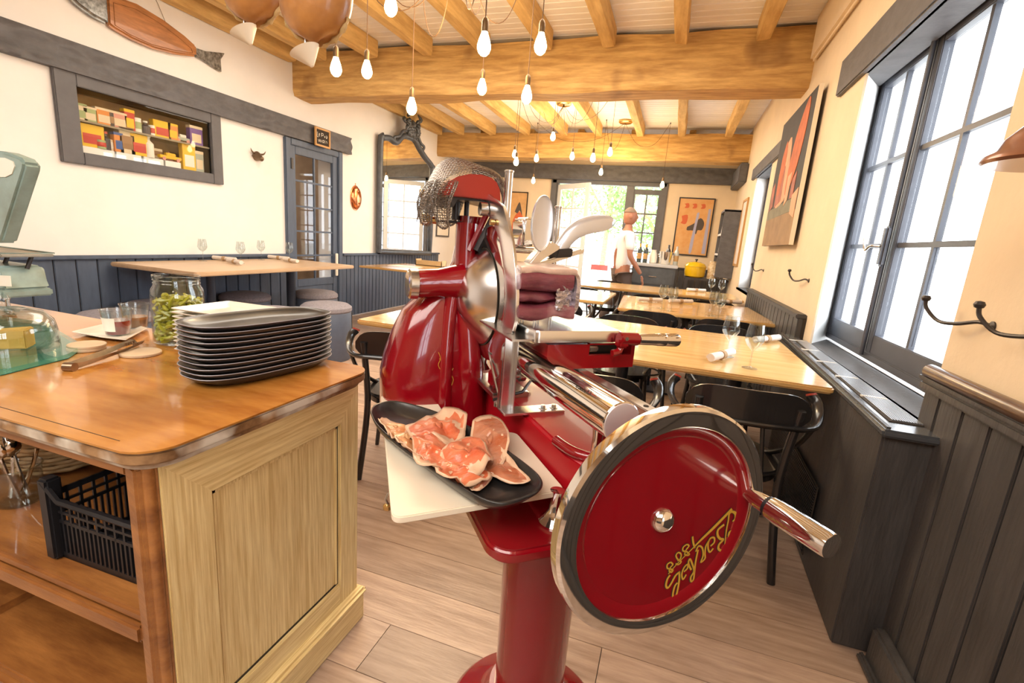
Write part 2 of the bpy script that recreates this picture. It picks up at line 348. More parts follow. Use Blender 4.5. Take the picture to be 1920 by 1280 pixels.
# ------------------------------------------------------------------ glazed door, left wall
d1 = sempty('door_1')
fr = MB(); fr.box((XL - .1, DY0 - .085, 0), (XL + .035, DY0, DZ + .07)); fr.box((XL - .1, DY1, 0), (XL + .035, DY1 + .085, DZ + .07)); fr.box((XL - .1, DY0, DZ), (XL + .035, DY1, DZ + .07))
fr.build('door_frame', M['blue_reflect'], d1, bevel=.008)
def glazed(parent, w, h, z_rail, cols, rows, m, stile=.09, top=.09, bot=.2, th=.04, bar=.022, pane='gwin', panel=True, name='door_leaf'):
    """leaf in local XZ plane, x 0..w; returns leaf object"""
    f = MB(); f.box((0, -th / 2, 0), (stile, th / 2, h)); f.box((w - stile, -th / 2, 0), (w, th / 2, h)); f.box((stile, -th / 2, h - top), (w - stile, th / 2, h)); f.box((stile, -th / 2, 0), (w - stile, th / 2, bot if not panel else z_rail - .08)) if not panel else None
    if panel:
        f.box((stile, -th / 2, 0), (w - stile, th / 2, bot)); f.box((stile, -th / 2, z_rail - .09), (w - stile, th / 2, z_rail)); f.box((stile, -th / 4, bot), (w - stile, th / 4, z_rail - .09))
        z0 = z_rail
    else: z0 = bot
    leaf = f.build(name, m, parent, bevel=.004)
    gw = (w - 2 * stile); gh = h - top - z0
    for i in range(1, cols): MB().box((stile + gw * i / cols - bar / 2, -th * .25, z0), (stile + gw * i / cols + bar / 2, th * .25, h - top)).build('glazing_bar', m, leaf)
    for j in range(1, rows): MB().box((stile, -th * .26, z0 + gh * j / rows - bar / 2), (w - stile, th * .26, z0 + gh * j / rows + bar / 2)).build('glazing_bar', m, leaf)
    for i in range(cols):
        for j in range(rows):
            MB().box((stile + gw * i / cols + bar / 2, -.002, z0 + gh * j / rows + bar / 2), (stile + gw * (i + 1) / cols - bar / 2, .002, z0 + gh * (j + 1) / rows - bar / 2)).build('pane', M[pane], leaf, smooth=0)
    return leaf
lf = glazed(d1, DY1 - DY0, DZ, .60, 2, 5, M['blue_reflect']); lf.rotation_euler = (0, 0, PI / 2); lf.location = (XL - .01, DY0, 0)
MB().box((XL + .03, DY1 - .075, .62), (XL + .05, DY1 - .035, .92)).build('door_handle', M['paper'], d1, bevel=.004)
for z in (.4, 1.9): MB().box((XL + .03, DY0 - .01, z), (XL + .045, DY0 + .02, z + .12)).build('hinge', M['darkmetal'], d1)
# the passage seen through its panes
hall = struct(MB().box((XL - 1.6, DY0 - 1.4, -.02), (XL - .3, DY1 + 1.4, 0)).box((XL - 1.65, DY0 - 1.4, 0), (XL - 1.6, DY1 + 1.4, 2.5)).box((XL - 1.6, DY1 + 1.4, 0), (XL - .3, DY1 + 1.45, 2.5)).box((XL - 1.6, DY0 - 1.45, 0), (XL - .3, DY0 - 1.4, 2.5)).box((XL - 1.65, DY0 - 1.45, 2.5), (XL - .3, DY1 + 1.45, 2.55)), 'wall_passage', mat('passage_brown', (.55, .42, .30), .8, var=.4, vscale=2))
pl_ = bpy.data.lights.new('passage_lamp', 'POINT'); pl_.energy = 12; pl_.color = (1, .85, .7); pl_.shadow_soft_size = .1; o = bpy.data.objects.new('passage_lamp', pl_); o.location = (XL - .9, 5.6, 2.2); COL.objects.link(o)
# ------------------------------------------------------------------ near window right wall
def side_window(name, x, y0, y1, z0, z1, split, rows, colsL, colsR):
    r = sempty(name); m = M['winpaint']
    f = MB(); t = .05; f.box((x - .03, y0, z0), (x + .03, y1, z0 + .04)); f.box((x - .03, y0, z1 - t), (x + .03, y1, z1)); f.box((x - .03, y0, z0), (x + .03, y0 + t, z1)); f.box((x - .03, y1 - t, z0), (x + .03, y1, z1))
    f.build('window_frame', m, r, bevel=.006)
    for a, b, c in ((y0 + t, split, colsR), (split, y1 - t, colsL)):
        lf = glazed(r, b - a, z1 - z0 - t - .04, 0, c, rows, m, stile=.055, top=.055, bot=.095, th=.045, bar=.024, panel=False, name='sash'); lf.rotation_euler = (0, 0, PI / 2); lf.location = (x - .005, a, z0 + .04)
    MB().cyl((x - .045, split, z0 + .02), (x - .045, split, z1 - .01), .011).build('bolt_rod', m, r)
    return r
wn1 = side_window('window_1', 1.045, 2.08, 3.65, .82, 2.42, 2.93, 3, 2, 2)
h = MB().box((1.00, 2.90, 1.30), (.975, 2.945, 1.50)); h.build('latch_case', M['winpaint'], wn1, bevel=.01)
MB().tube(smoothpts([(.975, 2.93, 1.40), (.95, 2.98, 1.40), (.945, 3.04, 1.38), (.94, 3.06, 1.44)]), .006).build('latch_handle', M['steel'], wn1)
side_window('window_2', 1.045, 6.0, 7.28, .88, 2.36, 6.6, 3, 2, 2)
wo2 = MB(); wallx(wo2, XR + .16, XR + .30, [(YF, -2.1, 0, ZC), (-2.1, -.55, 0, .96), (-2.1, -.55, 2.35, ZC), (-.55, 2.09, 0, ZC), (2.09, 3.64, 0, .80), (2.09, 3.64, 2.40, ZC), (3.64, 6.01, 0, ZC), (6.01, 7.27, 0, .86), (6.01, 7.27, 2.34, ZC), (7.27, YB + .3, 0, ZC)])
wo2.build('outer_masonry', M['plaster'], wall_right, smooth=0)
side_window('added_window', 1.045, -2.1, -.55, .96, 2.35, -1.3, 3, 2, 2)  # unseen window added behind the camera to brighten counter and flywheel
# ================================================================== BACK DOOR AND OUTSIDE
d2 = sempty('door_2')
m = M['greypaint']
f = MB(); f.box((BX0 - .02, YB - .04, 0), (BX0 + .09, YB + .08, BZT)); f.box((BX1 - .09, YB - .04, 0), (BX1 + .02, YB + .08, BZT)); f.box((BX0, YB - .04, BZT - .07), (BX1, YB + .08, BZT + .02)); f.box((-1.00, YB - .02, 0), (-.86, YB + .06, BZT - .06)); f.box((BX0 + .09, YB - .02, 0), (BX0 + .13, YB + .06, BZT - .06))
f.build('door_frame', m, d2, bevel=.008)
lf = glazed(d2, .48, 2.32, .55, 2, 5, m, stile=.035, bar=.025, name='fixed_leaf'); lf.location = (-.87, YB + .02, .02)
wl2 = mat('white_gloss_paint', (.75, .78, .80), .4)
lf = glazed(d2, .88, 2.34, .5, 2, 5, wl2, stile=.09, bar=.03, name='open_leaf'); lf.location = (-2.27, YB - .02, .02); lf.rotation_euler = (0, 0, math.radians(-38))
# outside: paved terrace, a pale garden wall, trees
struct(MB().box((-12, YB + .3, -.14), (14, 40, -.02)).box((XR + .3, -14, -.14), (14, YB + .3, -.02)), 'floor_terrace', mat('terrace_stone', (.70, .68, .64), .85, var=.15, vscale=2))
def tree(x, y, h, r, n, label, seed):
    rnd = random.Random(seed); t = thing('garden_tree', label, 'tree', (x, y, 0))
    tr = MB(); tr.tube([(0, 0, 0), (.05, 0, h * .35), (.0, .1, h * .6), (.1, 0, h * .85)], [.14, .11, .08, .04]); 
    for k in range(5):
        a = k * 1.3; tr.tube([(0, 0, h * .4), (math.cos(a) * r * .4, math.sin(a) * r * .4, h * .6), (math.cos(a) * r * .7, math.sin(a) * r * .7, h * .75)], [.06, .04, .015], n=6)
    tr.build('trunk', M['oak'], t)
    mb = MB()
    for i in range(n):
        u = Vector((rnd.gauss(0, 1), rnd.gauss(0, 1), rnd.gauss(0, .8))).normalized() * r * rnd.uniform(.55, 1) * (1 + .25 * noise.noise(Vector((i * .1, 0, 0))))
        c = Vector((0, 0, h * .66)) + u + Vector((0, 0, 0)); a = Vector((rnd.gauss(0, 1), rnd.gauss(0, 1), rnd.gauss(0, 1))).normalized(); b = a.orthogonal().normalized(); s_ = rnd.uniform(.05, .10)
        mb.add([c - a * s_, c + b * s_ * .5, c + a * s_, c - b * s_ * .5], [(0, 1, 2, 3)])
    tag(mb.build('leaves', M['leaf'], t, smooth=0), kind='stuff')
tree(-4.6, 14.5, 4.6, 1.7, 4200, 'green tree outside the open doorway on its left', 1)
tree(-.6, 16.0, 4.2, 1.8, 4200, 'green tree outside behind the fixed glazed door leaf', 2)
tree(-3.0, 21.5, 6.0, 2.4, 4200, 'tallest green tree beyond the terrace', 3)
def terrace_chair(x, y, rz, label):
    t = thing('terrace_chair', label, 'chair', (x, y, -.02), rz, 'red chairs on the terrace')
    r = mat('terrace_red', (.62, .04, .03), .4)
    MB().prism(rrect(.42, .42, .06), .43, .46).build('seat', r, t)
    b = MB(); b.loft([[(-.2 + .4 * i / 8, -.2 - .04 * math.sin(PI * i / 8) + d, z) for i in range(9)] for z in (.60, .86) for d in (0,)], cap=False); b.loft([[(-.2 + .4 * i / 8, -.22 - .04 * math.sin(PI * i / 8), z) for i in range(9)] for z in (.60, .86)], cap=False, close=False); b.build('backrest', r, t)
    for sx in (-.18, .18):
        for sy in (-.18, .18): MB().tube([(sx * 1.1, sy * 1.1, 0), (sx, sy, .44)] + ([(sx, -.2, .84)] if sy < 0 else []), .011).build('leg', M['darkmetal'], t)
terrace_chair(-1.72, 11.85, .2, 'red terrace chair seen left of the man through the doorway')
terrace_chair(-1.12, 11.85, -.2, 'red terrace chair nearest the man at the doorway')
t = thing('terrace_table', 'terrace table under a white cloth outside the doorway', 'table', (-1.6, 10.9, -.02))
MB().prism(rrect(.8, .8, .03), .72, .745).build('table_top', M['china'], t)
MB().cyl((0, 0, 0), (0, 0, .72), .035).build('pedestal', M['darkmetal'], t); MB().prism(sup(.24, .24), 0, .025).build('base', M['darkmetal'], t)
c = MB()
rg = []
for z, w in ((.752, .80), (.745, .83), (.55, .86), (.34, .90)): rg.append([((w / 2 + .018 * math.sin(j * 1.7) * (z < .7)) * px_, (w / 2 + .018 * math.cos(j * 2.1) * (z < .7)) * py_, z) for j, (px_, py_) in enumerate([(p * 2, q * 2) for p, q in rrect(1, 1, .08)])])
c.loft(rg[::-1]).build('tablecloth', M['china'], t)

# ================================================================== WINDOW LEDGE (radiator casing)
lg = thing('window_ledge', 'long dark ledge with slatted radiator grille below the near window', 'ledge')
lp = [(.685, 1.70), (.842, 1.70), (.842, 3.62), (.745, 3.62)]
MB().prism(lp, .782, .808).build('ledge_top', mat('ledge_gloss_paint', (.075, .078, .085), .22, var=.2, vscale=8), lg, bevel=.007)
MB().prism([(.70, 1.73), (.842, 1.73), (.842, 3.6), (.755, 3.6)], 0, .782).build('casing', M['charwood'], lg, bevel=.006)
MB().prism([(.695, 2.16), (.70, 2.16), (.725, 3.2), (.72, 3.2)], .06, .38).build('floor_grille_panel', M['ink'], lg)
for i in range(26): MB().box((.690, 0, 0), (.699, 1.0, .006)).build('grille_slat', M['darkmetal'], lg, smooth=0, loc=(0, 2.18, .07 + i * .012), rot=(0, 0, -.024))
MB().prism([(.70, 1.72), (.712, 1.72), (.762, 3.62), (.75, 3.62)], .808, .813).build('edge_strip', M['charwood'], lg)
gm = mat('grille_grey', (.30, .31, .33), .35, .5)
MB().prism([(.735, 1.80), (.83, 1.80), (.836, 3.4), (.785, 3.4)], .808, .811).build('grille_bed', M['ink'], lg, smooth=0)
for k in range(15):
    for j in range(3):
        pass
for k in range(30):
    yy = 1.83 + k * .0515
    if k % 6 == 5: MB().box((.745, yy, .811), (.83, yy + .012, .816)).build('grille_bar', M['china'], lg)
for k in range(12):
    xx = .745 + k * .0075; MB().prism([(xx, 1.81), (xx + .004, 1.81), (xx + .012 + .03 * (1 - k / 12) + .004, 3.36), (xx + .012 + .03 * (1 - k / 12), 3.36)], .811, .815).build('grille_slat', gm, lg, smooth=0)

# ================================================================== TABLES
TZ = .80
def dining_table(label, x0, x1, y0, y1, legs, rot=0, z=TZ, m='table', th=.028):
    cx, cy = (x0 + x1) / 2, (y0 + y1) / 2; w, d = x1 - x0, y1 - y0
    t = thing('dining_table', label, 'table', (cx, cy, 0), rot)
    MB().prism(rrect(w, d, .025), z - th, z).build('table_top', M[m], t, bevel=.007)
    for lx in legs:
        MB().prism(rrect(.42, .42, .02), 0, .018).build('base_plate', M['navy'], t, loc=(lx - cx, 0, 0))
        MB().cyl((0, 0, .018), (0, 0, z - th - .012), .034).build('leg', M['navy'], t, loc=(lx - cx, 0, 0))
        MB().box((-.2, -.2, z - th - .012), (.2, .2, z - th)).build('top_plate', M['navy'], t, loc=(lx - cx, 0, 0))
    return t
dining_table('long oak table running up to the near window ledge', -.55, .695, 2.20, 3.32, (-.2, .4))
dining_table('oak table whose corner shows left of the red slicer', -1.62, -.72, 2.20, 3.05, (-1.2,))
dining_table('second oak table from the near window, ending at the wainscoted bench', -.43, .805, 4.10, 5.25, (-.1, .55), .06)
dining_table('oak table left of the second row with a blank end toward the slicer', -1.75, -.55, 4.35, 5.35, (-1.15,))
dining_table('farthest long oak table, in front of the dark sideboard', -1.6, .80, 5.95, 6.85, (-1.2, .4), .06)
dining_table('oak table under the tall mirror', -3.95, -2.6, 5.42, 6.6, (-3.3,))
ht = dining_table('high pale oak table along the white wall among round stools', -4.34, -3.40, 2.68, 4.60, (-3.87,), z=.87, m='tablehigh', th=.035)
# its second post
for nm, q in (('leg', MB().cyl((0, 0, .018), (0, 0, .823), .045)), ('base_plate', MB().prism(rrect(.42, .42, .02), 0, .018))): q.build(nm, M['navy'], ht, loc=(0, .5, 0))
for c in ht.children:
    if c.name.startswith(('leg', 'base_plate', 'top_plate')) and c.location.y == 0: c.location.y = -.45

# round upholstered stools
def stool(x, y, label, first=[None]):
    if first[0] is None:
        t = thing('round_stool', label, 'stool', (x, y, 0), 0, 'round upholstered stools'); r = .235
        MB().lathe([(r - .01, 0), (r, .02), (r + .004, .25), (r, .465), (r - .006, .475)], 40).build('body', M['leather'], t)
        MB().lathe([(r - .012, .470), (r + .004, .49), (r + .002, .52), (r - .03, .545), (r - .10, .558), (.001, .562)], 40).build('seat', M['fabric'], t)
        for a in range(4):
            an = a * PI / 2 + .5; MB().tube([(math.cos(an) * (r + .003), math.sin(an) * (r + .003), .01), (math.cos(an) * (r + .006), math.sin(an) * (r + .006), .25), (math.cos(an) * (r + .003), math.sin(an) * (r + .003), .47)], .003, n=6).build('seam', M['ink'], t)
        first[0] = t; return t
    return dup(first[0], (x, y, 0), random.random() * 3, label)
for px, py, lb in ((612, 568, 'round grey-topped stool standing clear at the near corner of the high table'), (592, 545, 'round stool right behind the nearest stool, before the blue glazed door'),
                   (432, 545, 'round stool seen past the right side of the pickle jar'), (246, 557, 'round stool seen above the plastic pots, under the high table'), (215, 584, 'round stool just behind the plastic pots at the far counter edge'), (508, 578, 'round stool hidden mostly by the stacked plates')):
    p = onz(px, py, .55); stool(max(p.x, XL + .28) if px != 508 else p.x, p.y, lb)

# ================================================================== BENTWOOD CHAIRS
def chair_proto():
    t = thing('bentwood_chair', 'x', 'chair', (0, 0, 0), 0, 'black bentwood chairs')
    MB().prism(sup(.205, .205, 32, 2.5), .43, .452).build('seat', M['bchair'], t, bevel=.008)
    MB().loft([[(x * s, y * s, z) for x, y in sup(.19, .19, 28, 2.4)] for z, s in ((.40, 1), (.43, 1))]).build('seat_ring', M['bchair'], t)
    for sx in (-1, 1):
        MB().tube(smoothpts([(sx * .155, .155, .43), (sx * .17, .175, .2), (sx * .19, .20, 0)], 4), [.014] * 4 + [.013] * 4 + [.012]).build('leg', M['bchair'], t)
        MB().tube(smoothpts([(sx * .20, -.235, 0), (sx * .178, -.19, .25), (sx * .17, -.175, .45), (sx * .185, -.215, .74)], 4), .0165, n=10).build('leg', M['bchair'], t)
    # curved backrest board
    b = MB(); rg = []
    for i in range(21):
        u = -1 + i / 10; w = .232; x = u * w; yb = -.235 + .055 * (u * u); e = (1 - abs(u) ** 5) ** .5 if abs(u) < 1 else 0
        zt = .712 + .088 * max(e, .25); zb = .712 - .055 * max(e, .25) ; rg.append([(x, yb - .009, zb), (x, yb + .009, zb), (x, yb + .009, zt), (x, yb - .009, zt)])
    b.loft(rg).build('backrest', M['bchair'], t, bevel=.003, smooth=50)
    # bowed arm rail with flared ends
    A = [(-.262, -.04, .764), (-.285, -.06, .735), (-.280, -.11, .690), (-.235, -.19, .665), (-.12, -.225, .665), (0, -.235, .665), (.12, -.225, .665), (.235, -.19, .665), (.280, -.11, .690), (.285, -.06, .735), (.262, -.04, .764)]
    a = MB().tube(smoothpts(A, 5), .022, n=10, flat=.55).build('arm_rail', M['bchair'], t)
    for sx in (-1, 1):
        MB().tube([(sx * .263, -.042, .762), (sx * .261, -.039, .7695)], .0235, n=10, flat=.6).build('worn_tip', M['redwear'], a)
        MB().tube(smoothpts([(sx * .27, -.13, .665), (sx * .245, -.06, .55), (sx * .185, .02, .47), (sx * .15, .10, .43)], 5), .011, n=8).build('arm_brace', M['bchair'], t)
        MB().tube([(sx * .10, -.17, .45), (sx * .06, -.225, .66)], .009, n=8).build('back_slat', M['bchair'], t)
    MB().tube([(.155 * math.cos(k * PI / 12), .155 * math.sin(k * PI / 12), .24) for k in range(25)], .008, n=8, cap=False).build('stretcher_ring', M['bchair'], t)
    return t
cp = chair_proto(); cp_used = False
def chair(px, py, z, rz, label, off=(0, 0)):
    """px,py = pixel of a backrest-top point at height z; rz=0 looks to +Y (back toward us)"""
    global cp_used
    p = onz(px, py, z); c, s = math.cos(rz), math.sin(rz); x = p.x - (-s) * (-.235); y = p.y - c * (-.235)
    x += off[0]; y += off[1]
    if not cp_used: cp_used = True; cp.location = (x, y, 0); cp.rotation_euler = (0, 0, rz); cp['label'] = label; return cp
    return dup(cp, (x, y, 0), rz, label)
def chair_at(x, y, rz, label): return dup(cp, (x - .235 * math.sin(rz), y + .235 * math.cos(rz), 0), rz, label)
chair(1412, 731, .80, .05, 'black bentwood armchair with worn red edges just behind the flywheel')
chair_at(-.275, 1.84, .0, 'black bentwood armchair half hidden behind the red carriage and rails')
chair(735, 622, .80, .4, 'black bentwood chair seen edge-on between counter and slicer', (.05, .0))
chair_at(-.26, 3.66, PI, 'bentwood chair on the far side of the long table, its rail catching light')
chair_at(.38, 3.70, PI + .1, 'bentwood chair facing us behind the two nearest wine glasses')
chair_at(-.13, 4.05, .05, 'bentwood chair backed to us at the second table, left one')
chair_at(.46, 4.03, .05, 'bentwood chair backed to us at the second table, right one')
chair_at(-.92, 4.02, 0, 'bentwood chair backed to us beside the ham block')
chair_at(-.18, 5.60, PI, 'bentwood chair on the far side of the second table, left one')
chair_at(.47, 5.62, PI, 'bentwood chair on the far side of the second table, right one')
chair_at(-.98, 5.64, PI, 'bentwood chair beyond the blank-ended oak table')
chair_at(-.85, 7.15, PI, 'bentwood chair behind the farthest table near the dark sideboard')
chair_at(-2.35, 5.6, PI / 2, 'bentwood chair at the table under the mirror')

# ================================================================== COUNTER UNIT
KZ = .88; KX = -.825; KY0, KY1 = .53, 1.215
k = thing('serving_counter', 'amber wood serving counter with pale oak end panel and open shelves', 'counter')
poly = [(-3.4, KY0 - .0), (KX - .16, KY0)] + [(KX - .07 + .07 * math.cos(a), KY0 + .07 + .07 * math.sin(a)) for a in [(-PI / 2) + PI / 2 * i / 8 for i in range(1, 9)]] + [(KX, KY1 - .07)] + [(KX - .07 + .07 * math.cos(a), KY1 - .07 + .07 * math.sin(a)) for a in [PI / 2 * i / 8 for i in range(1, 9)]] + [(-3.4, KY1)]
top = MB().prism(poly, KZ - .004, KZ).build('counter_top', M['counter'], k)
MB().prism([(x * 1.0, y) for x, y in poly], KZ - .030, KZ - .004).build('top_edge', M['counteredge'], k, bevel=.005)
def inset(p, d):
    cx, cy = -2.1, .87; return [(x - d if x > cx else x, y + d if y < cy else y - d) for x, y in p]
MB().prism(inset(poly, .012), KZ - .044, KZ - .030).build('under_moulding', M['counteredge'], k, bevel=.004)
# groove line near the front edge
MB().box((-3.3, KY0 + .028, KZ), (KX - .10, KY0 + .0295, KZ + .0004)).build('joint_line', M['ink'], top, smooth=0)
ex = KX - .035      # outer face of the end frame
y0, y1 = KY0 + .03, KY1 - .03
def qbox(a, b, name, m, par=k, bevel=.002): return MB().box(a, b).build(name, M[m], par, bevel=bevel)
qbox((ex - .035, y0 + .02, .09), (ex, y0 + .125, KZ - .044), 'end_stile', 'cab'); qbox((ex - .035, y1 - .085, .09), (ex, y1, KZ - .044), 'end_stile', 'cab')
MB().add([(ex - .035, y0 + .02, KZ - .044), (ex, y0 + .02, KZ - .044), (ex, y1, KZ - .044), (ex - .035, y1, KZ - .044), (ex - .035, y0 + .125, KZ - .15), (ex + .0005, y0 + .125, KZ - .15), (ex + .0005, y1 - .085, KZ - .15), (ex - .035, y1 - .085, KZ - .15)], [(0, 1, 2, 3), (0, 4, 5, 1), (1, 5, 6, 2), (2, 6, 7, 3), (3, 7, 4, 0), (4, 7, 6, 5)]).build('end_rail', M['cabh'], k)
qbox((ex - .035, y0 + .125, .09), (ex, y1 - .085, .19), 'end_rail', 'cabh')
qbox((ex - .035, y0 + .125, .18), (ex - .012, y1 - .085, KZ - .14), 'end_panel', 'cab')
for (a, b, c, d) in ((y0 + .125, y0 + .130, .19, KZ - .15), (y1 - .09, y1 - .085, .19, KZ - .15), (y0 + .125, y1 - .085, KZ - .155, KZ - .15), (y0 + .125, y1 - .085, .19, .195)): qbox((ex - .012, a, c), (ex - .0095, b, d), 'inlay_line', 'ink', bevel=0)
for (a, b, c, d) in ((y0 + .130, y0 + .138, .195, KZ - .155), (y1 - .098, y1 - .09, .195, KZ - .155), (y0 + .13, y1 - .09, KZ - .163, KZ - .155)): qbox((ex - .012, a, c), (ex - .0075, b, d), 'bead', 'cab', bevel=.001)
MB().prism([(ex - .05, y0), (ex + .020, y0), (ex + .020, y1 + .012), (ex - .05, y1 + .012)], 0, .095).build('plinth', M['cabh'], k, bevel=.004)
MB().prism([(ex - .05, y0 - .01), (ex + .028, y0 - .01), (ex + .028, y1 + .020), (ex - .05, y1 + .020)], .095, .118).build('plinth_cap', M['cabh'], k, bevel=.009)
# front corner post and interior
MB().prism([(ex - .06, y0 - .002), (ex - .02, y0 - .012), (ex, y0 + .022), (ex - .06, y0 + .022)], 0, KZ - .044).build('corner_post', M['cabdark'], k, bevel=.004)
MB().cyl((ex - .012, y0 + .008, .1), (ex - .012, y0 + .008, KZ - .044), .011).build('post_bead', M['cabdark'], k)
MB().box((-3.3, y0 - .002, KZ - .07), (ex - .06, y0 + .02, KZ - .044)).build('front_rail', M['cabdark'], k, bevel=.003)
SH = .50
MB().box((-3.3, y0 + .005, SH - .025), (ex - .036, y1, SH)).build('shelf', M['cabdark'], k, bevel=.006)
MB().box((-3.3, y0 - .006, SH - .065), (ex - .06, y0 + .012, SH - .025)).build('shelf_edge', M['cabdark'], k, bevel=.006)
MB().box((-3.3, y0 + .02, .10), (ex - .036, y1, .125)).build('bottom_shelf', M['cabdark'], k, bevel=.004)
MB().box((-3.3, y1 - .02, .1), (ex - .036, y1, KZ - .044)).build('back_panel', M['cabdark'], k)
MB().box((-2.9, y0 + .02, 0), (-2.86, y1, KZ - .044)).build('divider', M['cabdark'], k)
MB().box((-3.3, y0 + .005, 0), (ex - .06, y0 + .025, .10)).build('kickboard', M['cabdark'], k)
MB().box((-1.75, y0 + .03, .125), (-1.71, y1 - .03, .15)).build('batten', M['cabdark'], k)
# black plastic crate on the shelf
ct = thing('plastic_crate', 'black slotted plastic crate on the counter shelf', 'crate', (-1.085, .835, SH + .001), .02)
cw, cdp, chh = .36, .44, .20
def slotwall(mb, a, b, z0, z1, t):
    a = Vector(a); b = Vector(b); d = (b - a); L = d.length; d.normalize(); nrm = Vector((-d.y, d.x, 0)) * t
    def seg(u0, u1, za, zb):
        p = a + d * u0; q = a + d * u1; mb.add([(p.x, p.y, za), (q.x, q.y, za), (q.x + nrm.x, q.y + nrm.y, za), (p.x + nrm.x, p.y + nrm.y, za), (p.x, p.y, zb), (q.x, q.y, zb), (q.x + nrm.x, q.y + nrm.y, zb), (p.x + nrm.x, p.y + nrm.y, zb)], [(0, 3, 2, 1), (4, 5, 6, 7), (0, 1, 5, 4), (1, 2, 6, 5), (2, 3, 7, 6), (3, 0, 4, 7)])
    seg(0, L, z0, z0 + .015); seg(0, L, z1 - .014, z1); seg(0, L, z1 - .06, z1 - .052); seg(0, L, z1 - .036, z1 - .03)
    n = int(L / .0135)
    for i in range(n + 1): seg(max(0, i * L / n - .0028), min(L, i * L / n + .0028), z0, z1 - .055)
    n = int(L / .027)
    for i in range(n + 1): seg(max(0, i * L / n - .003), min(L, i * L / n + .003), z1 - .055, z1)
for nm, a, b, z1 in (('front_side', (-cw / 2, -cdp / 2), (cw / 2, -cdp / 2), .15), ('back_side', (cw / 2, cdp / 2), (-cw / 2, cdp / 2), .205), ('left_side', (-cw / 2, cdp / 2), (-cw / 2, -cdp / 2), .165), ('right_side', (cw / 2, -cdp / 2), (cw / 2, cdp / 2), .165)):
    mb = MB(); slotwall(mb, (*a, 0), (*b, 0), 0, z1, .005); tag(mb.build(nm, M['black'], ct, smooth=0))
for sx in (-1, 1):
    for sy in (-1, 1): MB().box((sx * cw / 2 - .016, sy * cdp / 2 - .016, 0), (sx * cw / 2 + .016, sy * cdp / 2 + .016, .20)).build('corner_post', M['black'], ct, bevel=.005)
MB().box((-cw / 2, -cdp / 2, 0), (cw / 2, cdp / 2, .006)).build('crate_floor', M['black'], ct)
MB().tube([(-cw / 2 - .004, -cdp / 2 - .01, .19), (-cw / 2 + .04, -cdp / 2 - .01, .153), (cw / 2 - .03, -cdp / 2 - .01, .153), (cw / 2, -cdp / 2 - .01, .18)], .007, n=6).build('front_lip', M['black'], ct)
# wicker basket on the shelf
bk = thing('wicker_basket', 'round wicker basket high on the counter shelf behind the cutlery jar', 'basket', (-1.765, .90, SH + .001))
MB().lathe([(.10, 0), (.13, .02), (.165, .16), (.155, .16), (.12, .022), (.001, .01)], 30).build('lining', mat('wicker_dark', (.16, .08, .03), .8), bk)
wk = mat('wicker', (.52, .33, .15), .7, var=.3, vscale=30)
for r_ in range(11):
    zz = .02 + r_ * .0135; rr = .131 + .035 * (zz - .02) / .14
    MB().tube([((rr + .005 * math.sin(j * PI * .5 + r_ * PI)) * math.cos(j * PI / 24), (rr + .005 * math.sin(j * PI * .5 + r_ * PI)) * math.sin(j * PI / 24), zz) for j in range(49)], .0065, n=5, cap=False).build('weave', wk, bk)
MB().tube([(.168 * math.cos(j * PI / 14), .168 * math.sin(j * PI / 14), .168) for j in range(29)], .011, n=6, cap=False).build('rim', wk, bk)
# glass jar with spoons
p = onz(18, 955, SH); jx, jy = p.x - .025, p.y + .035
jr = thing('cutlery_jar', 'glass jar holding spoons on the counter shelf', 'jar', (jx, jy, SH + .001))
MB().lathe([(.045, 0), (.05, .004), (.052, .10), (.055, .105), (.051, .104), (.047, .006), (.001, .006)], 30).build('glass', M['gclear'], jr)
MB().tube([(.054 * math.cos(j * PI / 14), .054 * math.sin(j * PI / 14), .104) for j in range(29)], .0025, n=6, cap=False).build('rim', M['gclear'], jr)
def spoon(x, y, z, tilt, az, label):
    t = thing('spoon', label, 'spoon', (x, y, z), az, 'spoons in the glass jar'); t.rotation_euler = (tilt, 0, az)
    MB().tube([(0, 0, 0), (0, 0, .09), (0, .003, .13)], [.004, .003, .003], n=6, flat=1.6).build('handle', M['chrome'], t)
    b = MB(); b.loft([[(r * math.cos(q), .004 - d, .13 + .028 + 1.45 * r * math.sin(q)) for q in [2 * PI * j / 18 for j in range(18)]] for r, d in ((.001, .007), (.010, .006), (.017, .003), (.020, -.002), (.0195, -.0005), (.016, .0045), (.001, .0085))], cap=False); b.build('bowl', M['chrome'], t)
for i, (dx, dy, tl, az, lb) in enumerate(((.0, .0, .25, .3, 'tallest steel spoon leaning right in the glass jar'), (-.02, -.01, .3, 1.6, 'steel spoon leaning left in the glass jar'), (.01, .015, .2, -1.2, 'steel spoon at the back of the glass jar'), (-.01, .01, .35, 2.8, 'steel spoon leaning forward over the jar rim'))): spoon(jx + dx, jy + dy, SH + .012, tl, az, lb)
# ================================================================== THE SLICER
from mathutils.bvhtree import BVHTree
def bvh_of(mbs): return BVHTree.FromPolygons([v.copy() for v in mbs.v], mbs.f)
def horizon_y(x): return 640 + (-(x - 960) * right.z - FPX * fwd.z) / down.z
Fd = ray(605, horizon_y(605)); Fd.z = 0; Fd.normalize(); Gd = Vector((Fd.y, -Fd.x, 0)); P0 = onz(998, 1340, 0); SRZ = math.atan2(Gd.y, Gd.x)
def tol(p): d = p - P0; return Vector((d.dot(Gd), d.dot(Fd), p.z))
def tow(s): return P0 + Gd * s[0] + Fd * s[1] + Vector((0, 0, s[2]))
def SX(x, y, v): return tol(onpl(x, y, P0 + Gd * v, Gd))
def SY(x, y, v): return tol(onpl(x, y, P0 + Fd * v, Fd))
def SZ(x, y, v): return tol(onz(x, y, v))
sl = thing('flywheel_slicer', 'red and chrome flywheel meat slicer on its red pedestal', 'meat slicer', P0, SRZ)
